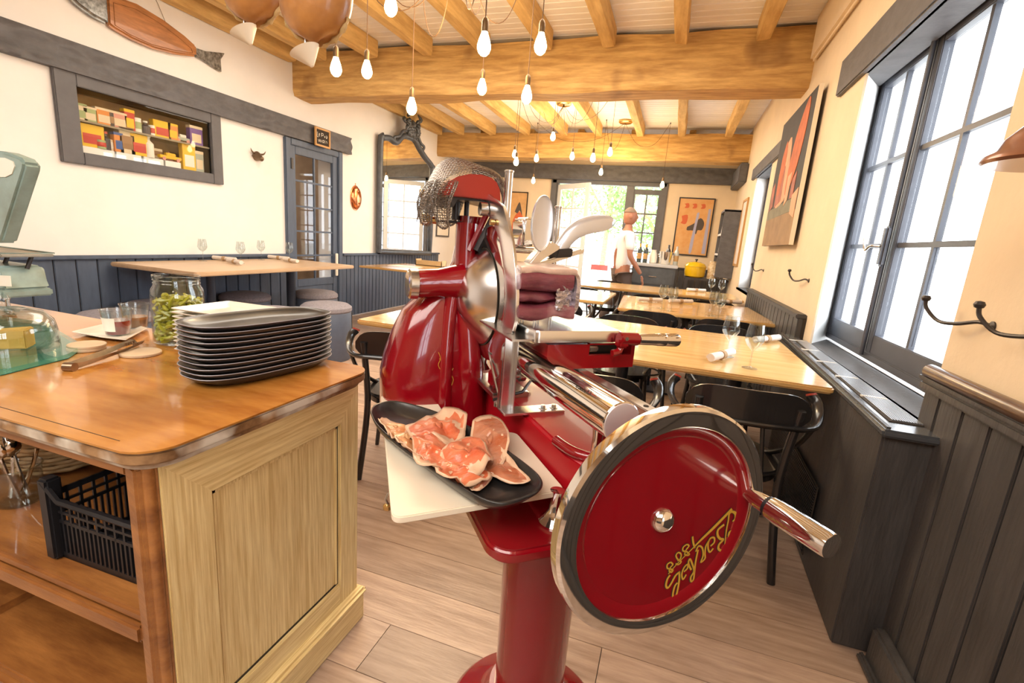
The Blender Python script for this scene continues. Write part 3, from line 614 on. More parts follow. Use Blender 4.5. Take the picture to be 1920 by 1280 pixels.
cx0, cy0 = -.022, 0
MB().lathe([(.205, 0), (.212, .012), (.21, .028), (.195, .045), (.15, .058), (.118, .085), (.102, .13), (.001, .13)], 56).build('pedestal_foot', M['redlit'], sl, loc=(cx0 - .01, -.01, 0))
MB().lathe([(.093, .10), (.094, .3), (.098, .6), (.103, .70), (.118, .742), (.001, .742)], 56).build('pedestal_column', M['red'], sl, loc=(cx0, 0, 0))
bp = rrect(.47, .76, .05, 8)
MB().prism([(x - .035, y + .085) for x, y in bp], .742, .770).build('base_plate', M['red'], sl, bevel=.007, seg=3)
bd = MB(); bd.prism([(-.098, -.20), (-.085, -.255), (-.05, -.275), (.12, -.275), (.15, -.25), (.16, -.2), (.16, .44), (-.098, .44)], .770, .90); bd.build('base_body', mat('red_enamel_satin', (.40, .003, .010), .42, coat=.12), sl, bevel=.009, seg=3)
# raised front fender lip
MB().tube(smoothpts([(-.094, -.15, .902), (-.088, -.21, .905), (-.06, -.245, .905), (.0, -.255, .905), (.08, -.255, .904)], 5), .011, n=10, cap=True).build('fender_lip', M['red'], sl)
MB().lathe([(.030, .77), (.031, .776), (.022, .785), (.0135, .80), (.012, .83), (.014, .84), (.001, .842)], 32).build('levelling_foot', M['chrome'], sl, loc=(-.125, -.232, 0))
# flywheel
WC = Vector((-.016, 0, .862))
ax0 = (WC.x, -.385, WC.z); ax1 = (WC.x, -.5, WC.z)
fw = MB().lat(ax0, ax1, [(.001, .004), (.172, .002), (.172, .0295), (.163, .0285), (.152, .0215), (.001, .0215)], 96).build('flywheel', M['red'], sl, smooth=30)
rim = MB(); prof = [(.166, .0), (.185, -.004), (.197, .002), (.2045, .012), (.2045, .022), (.2035, .028), (.1985, .0325), (.176, .0352), (.1725, .0342), (.1715, .030), (.1715, .004)]
rim.lat(ax0, ax1, prof + [prof[0]], 96) if False else None
old = rim.M; d = Vector(ax1) - Vector(ax0); rim.M = Matrix.Translation(ax0) @ d.to_track_quat('Z', 'Y').to_matrix().to_4x4(); rim.lathe(prof + [prof[0]], 96, cap=False); rim.M = old
rim.build('chrome_rim', M['chrome'], fw, smooth=35)
MB().lat(ax0, ax1, [(.0205, .020), (.0205, .024), (.0175, .031), (.010, .0365), (.001, .038)], 32).build('hub_cap', M['chrome'], fw, loc=(-.008, 0, .008))
MB().cyl((WC.x, -.388, WC.z), (WC.x, -.25, WC.z), .02, n=24).build('axle', M['chrome'], sl)
hx, hz = .150, .897
hd = MB().lat((hx, -.405, hz), (hx, -.6, hz), [(.010, 0), (.011, .012), (.0145, .028), (.0158, .048), (.013, .0485), (.013, .054), (.0195, .056), (.0205, .075), (.0205, .152), (.0195, .159), (.014, .162), (.001, .1625)], 32).build('crank_handle', M['chrome'], fw)
MB().lat((hx, -.405, hz), (hx, -.6, hz), [(.0135, .0483), (.0172, .0485), (.0172, .0555), (.0135, .0557)], 24).build('handle_ring', M['black'], hd)
# lettering: strokes traced in a zoomed crop (scale 5.82, origin 1220,920), laid on the disc
YL = -.385 - .0220
def wp(x, y): p = SY(1220 + x / 5.82, 920 + y / 5.82, YL); return (p.x, p.z)
strokes = [([(885, 195), (700, 385), (560, 520), (470, 610)], [24, 26, 20, 12]), ([(470, 610), (380, 700), (280, 800), (190, 905)], [10, 8, 8, 9]),
 ([(890, 330), (922, 300), (922, 245), (885, 225), (855, 250), (845, 320), (825, 420), (805, 590)], [10, 22, 24, 18, 16, 14, 14, 6]),
 ([(860, 520), (905, 500), (895, 440), (860, 445), (850, 490), (880, 540), (840, 610), (780, 650), (738, 630), (745, 580), (790, 530), (755, 520), (728, 480), (735, 420), (800, 365)], 19),
 ([(650, 600), (690, 560), (690, 510), (650, 515), (625, 570), (625, 630), (645, 665), (680, 625)], 15),
 ([(640, 530), (600, 600), (590, 680), (590, 735), (545, 775), (570, 700), (560, 620), (520, 600), (490, 660)], 14),
 ([(515, 640), (490, 760), (475, 880), (465, 960), (440, 985), (435, 940), (470, 870), (450, 790), (425, 740), (410, 790), (440, 860)], 15),
 ([(360, 880), (400, 840), (400, 800), (365, 830), (340, 890), (340, 940), (355, 960), (385, 910)], 14),
 ([(320, 880), (270, 920), (220, 1010), (185, 1055), (165, 1030), (180, 960), (210, 915)], 17),
 ([(310, 880), (310, 960), (295, 1060), (270, 1160), (250, 1185), (240, 1130), (260, 1040), (290, 1000)], 16),
 ([(455, 495), (462, 560), (480, 620)], [14, 16, 14]),
 ([(395, 580), (355, 610), (350, 650), (390, 660), (420, 690), (400, 700), (370, 690), (385, 640), (415, 600), (395, 580)], 12),
 ([(290, 760), (320, 740), (330, 690), (300, 670), (275, 700), (290, 740), (330, 770), (300, 800), (270, 790)], 12),
 ([(215, 775), (180, 800), (180, 840), (215, 850), (240, 860), (225, 885), (200, 870), (215, 830), (240, 800), (215, 775)], 12)]
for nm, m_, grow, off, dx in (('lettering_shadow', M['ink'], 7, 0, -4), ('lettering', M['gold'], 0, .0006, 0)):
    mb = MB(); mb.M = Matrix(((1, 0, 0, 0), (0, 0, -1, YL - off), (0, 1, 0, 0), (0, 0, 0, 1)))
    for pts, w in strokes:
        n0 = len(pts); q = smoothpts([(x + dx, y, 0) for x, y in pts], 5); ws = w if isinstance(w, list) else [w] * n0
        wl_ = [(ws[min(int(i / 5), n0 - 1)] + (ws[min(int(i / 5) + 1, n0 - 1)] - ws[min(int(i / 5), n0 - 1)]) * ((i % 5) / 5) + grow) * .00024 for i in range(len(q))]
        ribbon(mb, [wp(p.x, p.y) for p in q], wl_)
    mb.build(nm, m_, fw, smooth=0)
# slide rod, post, square bar
rz_ = 1.014
MB().lat((-.075, -.335, rz_), (-.075, .45, rz_), [(.0345, 0), (.0362, .002), (.0362, .78), (.001, .785)], 48).build('slide_rod', M['chrome'], sl)
MB().lat((-.075, -.3365, rz_), (-.075, .45, rz_), [(.001, 0), (.0335, .0005), (.0345, .002), (.001, .003)], 48).build('rod_end_cap', mat('brushed_end', (.80, .76, .78), .5, .7), sl)
rod_bvh = MB().lat((-.075, -.335, rz_), (-.075, .45, rz_), [(.001, -.001), (.0362, .002), (.0362, .78), (.001, .785)], 48)
# small maker's script printed on the rod
rb_ = bvh_of(rod_bvh)
mk = MB()
for st in ([(1081, 721), (1080, 729)], [(1081, 721), (1085, 723), (1082, 726), (1086, 728), (1081, 730)], [(1087, 729), (1090, 728), (1088, 726), (1087, 730), (1091, 731)], [(1092, 729), (1092, 733)], [(1092, 730), (1095, 729)], [(1097, 727), (1096, 736)], [(1097, 733), (1100, 730)], [(1097, 732), (1100, 737)], [(1102, 735), (1105, 733), (1102, 732), (1102, 738), (1106, 738)], [(1109, 732), (1107, 740)]):
    hp = []
    for p_ in smoothpts([(x, y, 0) for x, y in st], 3):
        d_ = ray(p_.x, p_.y).normalized(); dl = Vector((d_.dot(Gd), d_.dot(Fd), d_.z)); h_ = rb_.ray_cast(tol(CAMO), dl)
        if h_[0] is not None: hp.append(h_[0] - dl * .0003)
    if len(hp) > 1: mk.tube(hp, .0006, n=4)
if mk.v: mk.build('maker_mark', M['ink'], sl, smooth=0)
MB().lathe([(.024, .899), (.020, .905), (.0105, .918), (.0095, .96), (.012, .982)], 24).build('rod_post', M['chrome'], sl, loc=(-.075, -.27, 0))
MB().lathe([(.024, .899), (.020, .905), (.0105, .918), (.0095, .96), (.012, .982)], 24).build('rod_post', M['chrome'], sl, loc=(-.075, .40, 0))
gb = MB().box((.0, -.31, .985), (.028, .44, 1.018)).build('guide_bar', M['steel'], sl, bevel=.002)
MB().box((-.026, -.30, .96), (-.002, .44, .992)).build('guide_bar', M['steel'], sl, bevel=.002)
MB().box((-.035, -.27, .90), (.035, -.20, .985)).build('bar_bracket', M['red'], sl, bevel=.004)
MB().box((-.035, .32, .90), (.035, .40, .985)).build('bar_bracket', M['red'], sl, bevel=.004)
MB().lathe([(.005, 0), (.0052, .0008), (.001, .001)], 20).build('bar_screw', M['ink'], gb, loc=(.014, -.28, 1.018))
# carriage
fx0, fx1, fz0, fz1, fy = -.078, .152, 1.021, 1.078, -.04
cr = MB(); rx0, rx1, rz0, rz1 = .028, .142, 1.052, 1.076
cr.box((fx0, fy, fz0), (fx1, fy + .012, rz0)); cr.box((fx0, fy, rz0), (rx0, fy + .012, fz1)); cr.box((rx1, fy, rz0), (fx1, fy + .012, fz1)); cr.box((rx0, fy, rz1), (rx1, fy + .012, fz1 + .002))
cr.box((fx0, fy + .04, fz0), (fx1, .30, fz1)); cr.box((fx0, fy + .012, fz0), (fx0 + .01, fy + .04, fz1)); cr.box((fx1 - .01, fy + .012, fz0), (fx1, fy + .04, fz1)); cr.box((fx0, fy + .012, fz0), (fx1, fy + .04, fz0 + .008))
car = cr.build('carriage', M['redlit'], sl)
MB().box((rx0 + .002, fy + .030, rz0 - .01), (rx1 - .002, fy + .0395, rz1)).build('slot_back', M['black'], car)
MB().box((rx0 + .008, fy + .014, rz0 + .004), (rx0 + .034, fy + .028, rz1 - .006)).build('index_wheel', M['steel'], car, bevel=.003)
MB().cyl((fx1, -.01, 1.050), (fx1 + .014, -.01, 1.050), .0125, n=6).build('hex_nut', M['steel'], car)
tr = MB(); tr.loft([[(x, y, z) for x, y in rrect(.222, .345, .012)] for z in (1.084, 1.1055)] + [[(x * .985, y * .99, 1.110) for x, y in rrect(.222, .345, .012)]]); tr.build('carriage_tray', M['alu'], sl, loc=(-.002, .125, 0), bevel=.001)
MB().box((-.160, -.03, 1.083), (-.112, .28, 1.088)).build('thickness_plate', M['steel'], sl, bevel=.001)
hh = MB().cyl((.088, fy - .022, 1.096), (.140, fy - .022, 1.094), .0150, n=24).build('handle_socket', M['redlit'], car, bevel=.003)
MB().loft([[(x + .0, fy - .022 + y, z) for y, z in ((-.012, 1.10), (.012, 1.10), (.012, 1.075), (-.012, 1.075))] for x in (.084, .112)]).build('handle_bracket', M['redlit'], car, bevel=.005)
MB().tube(smoothpts([(.098, fy - .02, 1.078), (.092, fy - .022, 1.066), (.075, fy - .022, 1.062)], 4), .008).build('trigger', M['redlit'], car)
MB().lat((.140, fy - .022, 1.094), (.26, fy - .022, 1.091), [(.010, 0), (.0125, .002), (.0138, .045), (.0142, .055), (.0150, .057), (.0152, .075), (.0145, .0765), (.0152, .078), (.0158, .110), (.0145, .114), (.001, .115)], 32).build('carriage_grip', M['chrome'], car)
MB().cyl((.100, fy - .0375, 1.098), (.100, fy - .034, 1.098), .0045, n=16).build('socket_screw', M['steel'], car)
# clamp posts and levers
for px, py, z0 in ((955, 319, 1.11), (1048, 386, 1.11)):
    p = SY(px, py, .27); rr = .0112 if px == 955 else .0098
    MB().lathe([(rr, z0), (rr, p.z - .006), (rr + .0018, p.z - .005), (rr + .0018, p.z - .001), (rr - .002, p.z), (.001, p.z)], 24).build('clamp_post', M['steel'], sl, loc=(p.x, .27, 0))
pp = [SY(*q, .20) for q in ((966, 497), (998, 458), (1012, 450), (1032, 462), (1000, 482), (972, 506))]
MB().loft([[(p.x, y, p.z) for p in pp] for y in (.13, .17)]).build('clamp_arm', M['alu'], sl, bevel=.004)
pp = [SY(*q, .22) for q in ((985, 492), (1072, 464), (1078, 468), (1076, 472), (984, 501))]
MB().loft([[(p.x, y, p.z) for p in pp] for y in (.16, .225)]).build('press_plate', M['alu'], sl, bevel=.003)
for i in range(14):
    f_ = i / 13; p = SY(975 + 75 * f_, 500 - 28 * f_, .2); MB().cyl((p.x, .17, p.z - .002), (p.x, .17, p.z - .018), .0022, .0008, n=8).build('press_tooth', M['darkmetal'], sl)
p = SY(1018, 418, .13); q1 = SY(1018, 364, .13); q2 = SY(1018, 472, .13); q3 = SY(1038, 418, .13)
ra = (q1 - q2).length / 2 * .99; rb = abs(q3.x - p.x) * 1.0
pad = MB(); pad.loft([[(p.x + rb * s * math.cos(t), .13 + dy, (q1.z + q2.z) / 2 + ra * s * math.sin(t) ) for t in [2 * PI * j / 40 for j in range(40)]] for s, dy in ((.88, .001), (.97, -.001), (1, .003), (.98, .010), (.8, .013))]); PAD = mat('cast_aluminium', (.74, .76, .82), .25, .65); pad.build('clamp_lever', PAD, sl, smooth=50)
mb = MB()
top_ = [(1035, 470), (1045, 452), (1062, 428), (1085, 411), (1115, 403), (1140, 404), (1150, 411)]; bot_ = [(1062, 478), (1066, 462), (1082, 446), (1103, 438), (1125, 434), (1143, 427), (1151, 416)]
ts_ = smoothpts([SY(*a, .15) for a in top_], 4); bs_ = smoothpts([SY(*b, .15) for b in bot_], 4)
mb.loft([[Vector((a.x, .15 - .006 * e, a.z)), Vector((a.x * .7 + b.x * .3, .15 - .018 * e, a.z * .7 + b.z * .3)), Vector((b.x, .15 - .012 * e, b.z)), Vector((b.x, .15 + .012 * e, b.z)), Vector((a.x * .7 + b.x * .3, .15 + .018 * e, a.z * .7 + b.z * .3)), Vector((a.x, .15 + .006 * e, a.z))] for (a, b, e) in [(a, b, .6 + .4 * math.sin(i / len(ts_) * PI)) for i, (a, b) in enumerate(zip(ts_, bs_))]])
mb.build('clamp_lever', PAD, sl, smooth=70)
pp = [SY(*q, .17) for q in ((1034, 466), (1062, 464), (1060, 480), (1030, 482))]; MB().loft([[(p.x, y, p.z) for p in pp] for y in (.13, .20)]).build('lever_pivot', M['darkmetal'], sl, bevel=.003)
pp = [SY(*q, .27) for q in ((968, 412), (975, 407), (1003, 410), (1004, 430), (988, 440), (990, 460), (966, 462))]; MB().loft([[(p.x, y, p.z) for p in pp] for y in (.22, .30)]).build('clamp_block', M['chrome'], sl, bevel=.006, seg=3, smooth=60)
p = SY(1000, 470, .27); MB().cyl((p.x - .07, .27, p.z), (p.x + .12, .27, p.z), .009).build('cross_bar', M['steel'], sl)
p = SY(1000, 480, .22); MB().cyl((p.x, .2, p.z), (p.x, .2, p.z - .04), .006).build('press_pin', M['steel'], sl)
# housing with column
HY = .385
sec = [(714, 914, 800, .13), (714, 908, 738, .12), (713, 902, 700, .115), (722, 899, 660, .108), (737, 898, 620, .10), (757, 899, 580, .088), (795, 903, 545, .072), (835, 905, 518, .056), (850, 905, 490, .044), (857, 905, 450, .038), (860, 905, 404, .036)]
rings = []
for a, b, y_, hd_ in sec:
    l = SY(a, y_, HY); r = SY(b, y_, HY); rings.append([(x, y, l.z) for x, y in sup(max((r.x - l.x) / 2, .02), hd_, 40, 3.2, (l.x + r.x) / 2, HY)])
l = SY(714, 800, HY); rings.insert(0, [(x, y, .77) for x, y in sup((SY(914, 800, HY).x - l.x) / 2 + .012, .15, 40, 3.2, (l.x + SY(914, 800, HY).x) / 2, HY)])
hs = MB(); hs.loft(rings); hsg = hs.build('housing', M['red'], sl, smooth=70)
MB().tube(smoothpts([(-.140, .30, .775), (-.155, .29, .95), (-.165, .315, 1.10), (-.168, .34, 1.22), (-.166, .35, 1.33)], 6), [.040] * 7 + [.034] * 6 + [.030] * 12, n=20).build('housing_rib', M['red'], sl)
MB().tube(smoothpts([(-.225, .268, .775), (-.225, .282, .93), (-.215, .305, 1.08), (-.195, .33, 1.20)], 6), [.020] * 19, n=16).build('housing_rib', M['red'], sl)
a = SY(772, 532, .32); b = SY(860, 532, .32)
MB().lat((a.x, .32, a.z), (b.x, .32, a.z + .01), [(.001, .012), (.036, .012), (.038, .02), (.0385, .07), (.046, .11), (.05, .14), (.001, .15)], 40).build('side_boss', M['red'], sl)
rg_ = MB().lat((a.x - .012, .32, a.z), (b.x, .32, a.z), [(.001, .002), (.036, .002), (.040, .006), (.040, .026), (.037, .028), (.001, .028)], 48).build('boss_ring', M['steel'], sl)
MB().lat((a.x - .013, .32, a.z), (b.x, .32, a.z), [(.001, 0), (.033, .0005), (.034, .003)], 48).build('badge', mat('badge_enamel', (.45, .35, .08), .25, var=.9, col2=(.05, .04, .22), vscale=60, coat=1), rg_)
# gold scroll decal on the housing, laid on the real surface
tree_ = bvh_of(hs)
def onmesh(px, py, off=.0012):
    d = ray(px, py).normalized(); dl = Vector((d.dot(Gd), d.dot(Fd), d.z)); h_ = tree_.ray_cast(tol(CAMO), dl)
    return h_[0] - dl * off if h_[0] is not None else None
dec = MB()
rd = random.Random(5)
for st in ([(822, 660), (826, 672), (822, 684), (828, 696), (836, 704)], [(824, 672), (832, 680), (838, 676), (840, 690), (834, 700), (842, 712), (846, 728), (843, 730)], [(836, 704), (828, 708), (834, 718), (843, 728)], [(850, 690), (846, 700), (850, 712), (845, 726)], [(836, 620), (834, 632), (838, 640)], [(840, 610), (843, 622), (838, 632), (842, 648)], [(834, 645), (838, 655), (832, 664)]):
    hp = [h_ for h_ in (onmesh(p.x, p.y) for p in smoothpts([(x, y, 0) for x, y in st], 4)) if h_ is not None]
    if len(hp) > 1: dec.tube(hp, .0008, n=4)
if dec.v: dec.build('gold_scroll', M['gold'], sl, smooth=0)
# head: steel posts, black box, red cap
ns = SY(870, 400, HY)
for dx in (-.026, .004): MB().cyl((ns.x + dx, HY - .01, ns.z - .02), (ns.x + dx, HY - .01, ns.z + .07), .011 if dx < 0 else .007).build('head_post', M['darkmetal'], sl)
cp_ = [(829, 366), (833, 352), (843, 340), (858, 331), (880, 326), (903, 327), (922, 333), (932, 342), (938, 356), (939, 378), (910, 374), (870, 369)]
cpl = [SY(*q, .27) for q in cp_]
MB().loft([[(p.x, y, p.z) for p in cpl] for y in (.27, .272, .455)]).build('sharpener_cap', mat('cap_red', (.34, .018, .006), .4), sl, bevel=.004)
bx = [SY(*q, .29) for q in ((838, 364), (935, 372), (930, 384), (905, 378), (858, 374), (850, 388))]
MB().loft([[(p.x, y, p.z) for p in bx] for y in (.29, .44)]).build('sharpener_body', M['darkmetal'], sl)
def knob(px, py, yv, r, L, nm='adjusting_knob', mm='brass', rod=None):
    p = SY(px, py, yv); k_ = MB().lat((p.x, yv, p.z), (p.x + L, yv, p.z), [(.001, 0), (r, .001), (r, L * .55), (r * .6, L * .6), (r * .6, L), (.001, L)], 28).build(nm, M[mm], sl)
    if rod: MB().cyl((p.x + L, yv, p.z), (p.x + rod, yv, p.z), .0035).build('knob_rod', M['darkmetal'], sl)
    return k_
knob(790, 411, .36, .0155, .04, rod=.12); knob(786, 362, .42, .012, .03, rod=.08); knob(899, 391, .26, .017, .035, mm='steel'); knob(918, 416, .20, .008, .02, mm='brass')
for (a_, b_, w_) in (((930, 398), (893, 470), .010), ((913, 400), (880, 470), .008)):
    p, q = SY(*a_, .31), SY(*b_, .31); MB().tube([p, q], w_, n=4).build('stone_arm', M['darkmetal' if w_ > .009 else 'redlit'], sl)
# blade, guard ring, cover
bc = Vector((0, .25, 1.15))
def discx(x0, x1, prof_, nm, mm, n=80): return MB().lat((x0, bc.y, bc.z), (x1, bc.y, bc.z), prof_, n).build(nm, M[mm], sl)
discx(-.131, -.10, [(.001, .001), (.135, .0005), (.150, .0), (.1775, .006), (.1775, .007), (.14, .0075), (.001, .0075)], 'blade', 'chrome')
go = [(905, 372), (915, 363), (925, 372), (934, 378), (943, 386), (952, 418), (960, 455), (966, 510), (968, 550), (966, 600), (958, 632), (945, 643), (941, 650), (938, 700), (931, 708)]
gi = [(908, 398), (912, 402), (918, 408), (923, 416), (928, 428), (936, 450), (941, 480), (945, 515), (947, 550), (944, 592), (938, 615), (930, 628), (923, 640), (921, 690), (926, 702)]
GO = [SX(*q, -.136) for q in go]; GI = [SX(*q, -.136) for q in gi]
g = MB(); g.loft([[Vector((-.136, a.y, a.z)), Vector((-.1395, (a.y + b.y) / 2, (a.z + b.z) / 2)), Vector((-.136, b.y, b.z)), Vector((-.128, b.y, b.z)), Vector((-.128, a.y, a.z))] for a, b in zip(GO, GI)]); g.build('blade_guard', M['alu'], sl, bevel=.0012, smooth=45)
cvp = MB().lat((-.1325, .285, 1.137), (-.3, .275, 1.14), [(.001, 0), (.130, 0), (.1305, .002), (.127, .006), (.092, .034), (.060, .054), (.034, .064), (.001, .066)], 72).build('blade_cover', M['alu'], sl, smooth=60)
MB().lat((-.1315, .285, 1.137), (-.3, .285, 1.137), [(.1305, 0), (.1325, .0), (.1325, .002), (.1305, .002), (.1305, 0)], 72).build('cover_gasket', M['ink'], cvp)
knob(928, 660, .17, .009, .012, 'guard_screw', 'steel')
# bracket bolted to the base
br = MB(); br.box((-.152, .028, .905), (-.128, .034, 1.088)); br.box((-.152, .0, .900), (.004, .045, .906)); br.box((-.128, .01, .905), (-.1255, .034, 1.08)); br.build('guard_bracket', M['alu'], sl, bevel=.0015)
for x in (-.045, -.016): MB().cyl((x, .022, .906), (x, .022, .9075), .0105, n=20).build('washer', M['steel'], sl); MB().cyl((x, .022, .9075), (x, .022, .914), .0065, n=6).build('bolt', M['steel'], sl)
# drive parts seen behind the bracket
MB().box((-.14, .12, .90), (-.04, .30, .915)).build('gear_tray', M['steel'], sl, bevel=.002)
MB().box((-.13, .16, .915), (-.09, .20, .96)).build('gear_block', M['red'], sl, bevel=.006)
MB().cyl((-.12, .15, .945), (-.03, .15, .955), .011).build('drive_shaft', M['steel'], sl); MB().cyl((-.06, .15, .95), (-.045, .15, .951), .016).build('shaft_collar', M['steel'], sl)
MB().tube([(-.145, .10, .905), (-.06, .12, .915), (.0, .20, .92)], .004).build('link_rod', M['darkmetal'], sl); MB().lathe([(.001, 0), (.012, .0), (.012, .010), (.006, .014), (.001, .015)], 20).build('cap_nut', M['steel'], sl, loc=(-.142, .07, .90))
MB().tube([(-.142, .05, .905), (-.145, .13, .985), (-.13, .20, 1.0)], .003).build('spring_wire', M['steel'], sl)
MB().box((-.150, .045, .90), (-.1475, .06, 1.02)).build('steel_strip', M['steel'], sl); MB().box((-.15, .03, .899), (-.09, .055, .902)).build('steel_strip', M['steel'], sl)
# receiving board
bz = .84
bdp = [SZ(*q, bz) for q in ((735, 972), (1061, 918), (969, 811), (942, 808), (930, 815), (846, 798), (811, 737), (714, 739))]
bdp = [(p.x, p.y) for p in bdp]
def roundpoly(P, r, n=5):
    out = []; P = [Vector((p[0], p[1], 0)) for p in P]
    for i, p in enumerate(P):
        a = (P[i - 1] - p); b = (P[(i + 1) % len(P)] - p); rr = min(r, a.length * .4, b.length * .4); a = p + a.normalized() * rr; b = p + b.normalized() * rr
        for k in range(n + 1): t = k / n; q = a * (1 - t) ** 2 + p * 2 * t * (1 - t) + b * t * t; out.append((q.x, q.y))
    return out
MB().prism(roundpoly(bdp, .022), bz - .013, bz).build('receiving_board', M['white'], sl, bevel=.002)
MB().cyl((-.2, -.12, .770), (-.2, -.12, bz - .013), .012).build('board_peg', M['steel'], sl); MB().cyl((-.2, .10, .770), (-.2, .10, bz - .013), .012).build('board_peg', M['steel'], sl)
p = SZ(727, 940, .82); MB().tube([(p.x + .012, p.y + .01, .826), (p.x, p.y, .835), (p.x - .004, p.y, .825), (p.x, p.y, .815)], .0025).build('board_clip', M['steel'], sl); MB().lathe([(.001, 0), (.008, .003), (.008, .01), (.001, .013)], 16).build('clip_nut', M['brass'], sl, loc=(p.x, p.y, .803))

# plate on the board
def wthing(name, label, cat, s, group=None): return thing(name, label, cat, tow(s), SRZ, group)
ol = [(694, 772), (700, 760), (715, 754), (742, 751), (790, 762), (835, 778), (893, 805), (930, 828), (968, 855), (1000, 880), (1014, 895), (1018, 907), (1010, 920), (985, 933), (950, 943), (925, 942), (893, 930), (850, 905), (800, 873), (760, 845), (725, 815), (703, 792)]
zr = bz + .030; OL = [SZ(*q, zr) for q in ol]; OL = smoothpts([(p.x, p.y, 0) for p in OL + [OL[0]]], 3)[:-1]
pc = sum((p for p in OL), Vector()) / len(OL)
pt = wthing('serving_plate', 'black stoneware oblong plate of ham slices on the white board', 'plate', (pc.x, pc.y, bz))
q = MB(); ringp = lambda s, z: [((p.x - pc.x) * s, (p.y - pc.y) * s, z) for p in OL]
def shr(d, z): return [((p.x - pc.x) - (p - pc).normalized().x * d, (p.y - pc.y) - (p - pc).normalized().y * d, z) for p in OL]
q.loft([ringp(.60, .001), ringp(.72, .002), shr(.016, .010), shr(.004, .022), shr(0, .028), shr(.0008, .0305), shr(.004, .0312), shr(.008, .029), shr(.016, .018), ringp(.72, .0075), ringp(.5, .006)]); q.build('dish', M['stone'], pt, smooth=70)

# ham slices
def hammat(nm, lean, fat, sc=7):
    return mat(nm, lean, .30, var=.6, col2=fat, vscale=sc, bump=.3, bscale=55, stretch=(1, 2.6, 1), coat=.35, detail=3)
H1 = hammat('ham_lean', (.58, .095, .03), (.70, .26, .13)); H2 = hammat('ham_pale', (.62, .22, .07), (.78, .50, .26)); H3 = hammat('ham_dry', (.42, .10, .035), (.55, .26, .15)); HF = mat('ham_white_fat', (.80, .52, .34), .3, var=.25, vscale=20, coat=.3)
def dish_z(x, y):
    d = Vector((x - pc.x, y - pc.y, 0)); l = d.length
    if l < .01: return bz + .008
    u = d / l; best = None
    for i, p in enumerate(OL):
        q_ = p - pc; q_ = Vector((q_.x, q_.y, 0)); c_ = q_.normalized().dot(u)
        if best is None or c_ > best[0]: best = (c_, q_.length)
    t_ = l / best[1]
    return bz + .0085 + .027 * max(0, (min(t_, 1.05) - .68) / .32) ** 1.3
def hslice(pts, z, m_, label, seed, crump=.010, fold=0):
    P = [SZ(x, y, z) for x, y in pts]; c = sum(P, Vector()) / len(P); P = [c + (p - c) * 1.13 for p in P]
    t = wthing('ham_slice', label, 'ham slice', (c.x, c.y, z), 'ham slices on the black plate')
    n = len(P); B = smoothpts(P + [P[0]], 4)[:-1]; rings = []; nb = len(B); mb = MB(); K = 9
    for k_ in range(K, 0, -1):
        s_ = k_ / K; r = []
        for j, p in enumerate(B):
            d = (p - c) * s_ * (1 + .04 * noise.noise(Vector((j * .9, seed, k_ * .2))))
            h_ = crump * (noise.noise(Vector((d.x * 26 + seed * 3, d.y * 26, seed))) + .5 * noise.noise(Vector((d.x * 60, d.y * 60 + seed, 1)))) + fold * math.sin(d.x * 60 + d.y * 45 + seed) * .5 - .010 * s_ ** 3
            wz = dish_z(c.x + d.x, c.y + d.y) + .0035 - z; h_ = max(h_, wz + .15 * abs(h_)); r.append((d.x, d.y, h_))
        rings.append(r)
    mb.loft(rings, cap=False)
    for fi in range(len(mb.mi)):
        k_, j = divmod(fi, nb)
        if k_ < .2 + 2.4 * max(0, noise.noise(Vector((j * .11, seed * 5.3, 0))) * 2.2 + .25) or (abs(noise.noise(Vector((j * .16 + k_ * .22, seed * 2.1, 4)))) < .022 and k_ < 7): mb.mi[fi] = 1
    mb.add([(0, 0, crump * noise.noise(Vector((seed * 3, 0, seed))))] + rings[-1], [(0, 1 + j, 1 + (j + 1) % nb) for j in range(nb)])
    o = mb.build('meat', [m_, HF], t, smooth=180); md = o.modifiers.new('thickness', 'SOLIDIFY'); md.thickness = .0014; md.offset = 0
z0 = bz + .014
hslice([(712, 795), (722, 786), (745, 790), (775, 800), (765, 812), (735, 812)], z0 + .006, H2, 'small pale curled ham slice at the far left of the plate', 1, .008)
hslice([(730, 822), (745, 800), (790, 800), (800, 830), (775, 848), (742, 838)], z0 + .008, H2, 'pale yellowish ham slice below the small curled one', 2, .012, .008)
hslice([(752, 845), (775, 842), (800, 862), (798, 880), (775, 868)], z0 + .004, H3, 'dry brownish ham scrap along the left rim of the plate', 3, .008)
hslice([(890, 800), (915, 793), (935, 800), (950, 825), (945, 850), (925, 872), (905, 850), (885, 825)], z0 + .016, H3, 'rounded ham slice with greyish mouldy rind at the upper right', 4, .008)
hslice([(905, 845), (930, 842), (960, 868), (988, 900), (955, 896), (925, 884), (905, 880)], z0 + .010, H3, 'long pointed ham slice reaching toward the right end', 5, .006)
hslice([(767, 790), (800, 780), (840, 772), (868, 783), (868, 800), (862, 815), (835, 825), (800, 815), (775, 806)], z0 + .022, H1, 'broad red ham slice lying across the top of the heap', 6, .014, .006)
hslice([(770, 808), (800, 808), (836, 822), (842, 845), (830, 868), (795, 873), (778, 860), (778, 830)], z0 + .026, H1, 'folded ham slice with a white fat edge left of centre', 7, .012, .008)
hslice([(830, 838), (865, 817), (900, 822), (920, 845), (915, 860), (890, 875), (860, 860), (838, 852)], z0 + .034, H1, 'ham slice in the centre, folded over the front one', 8, .012, .008)
hslice([(820, 862), (860, 846), (885, 848), (905, 868), (915, 885), (880, 898), (850, 902), (824, 892)], z0 + .022, H1, 'big front ham slice, red with a white lower edge', 9, .012, .006)
hslice([(885, 892), (920, 884), (915, 898), (895, 912), (882, 908)], z0 + .008, H3, 'small loose ham tip at the lower front of the heap', 10, .005)

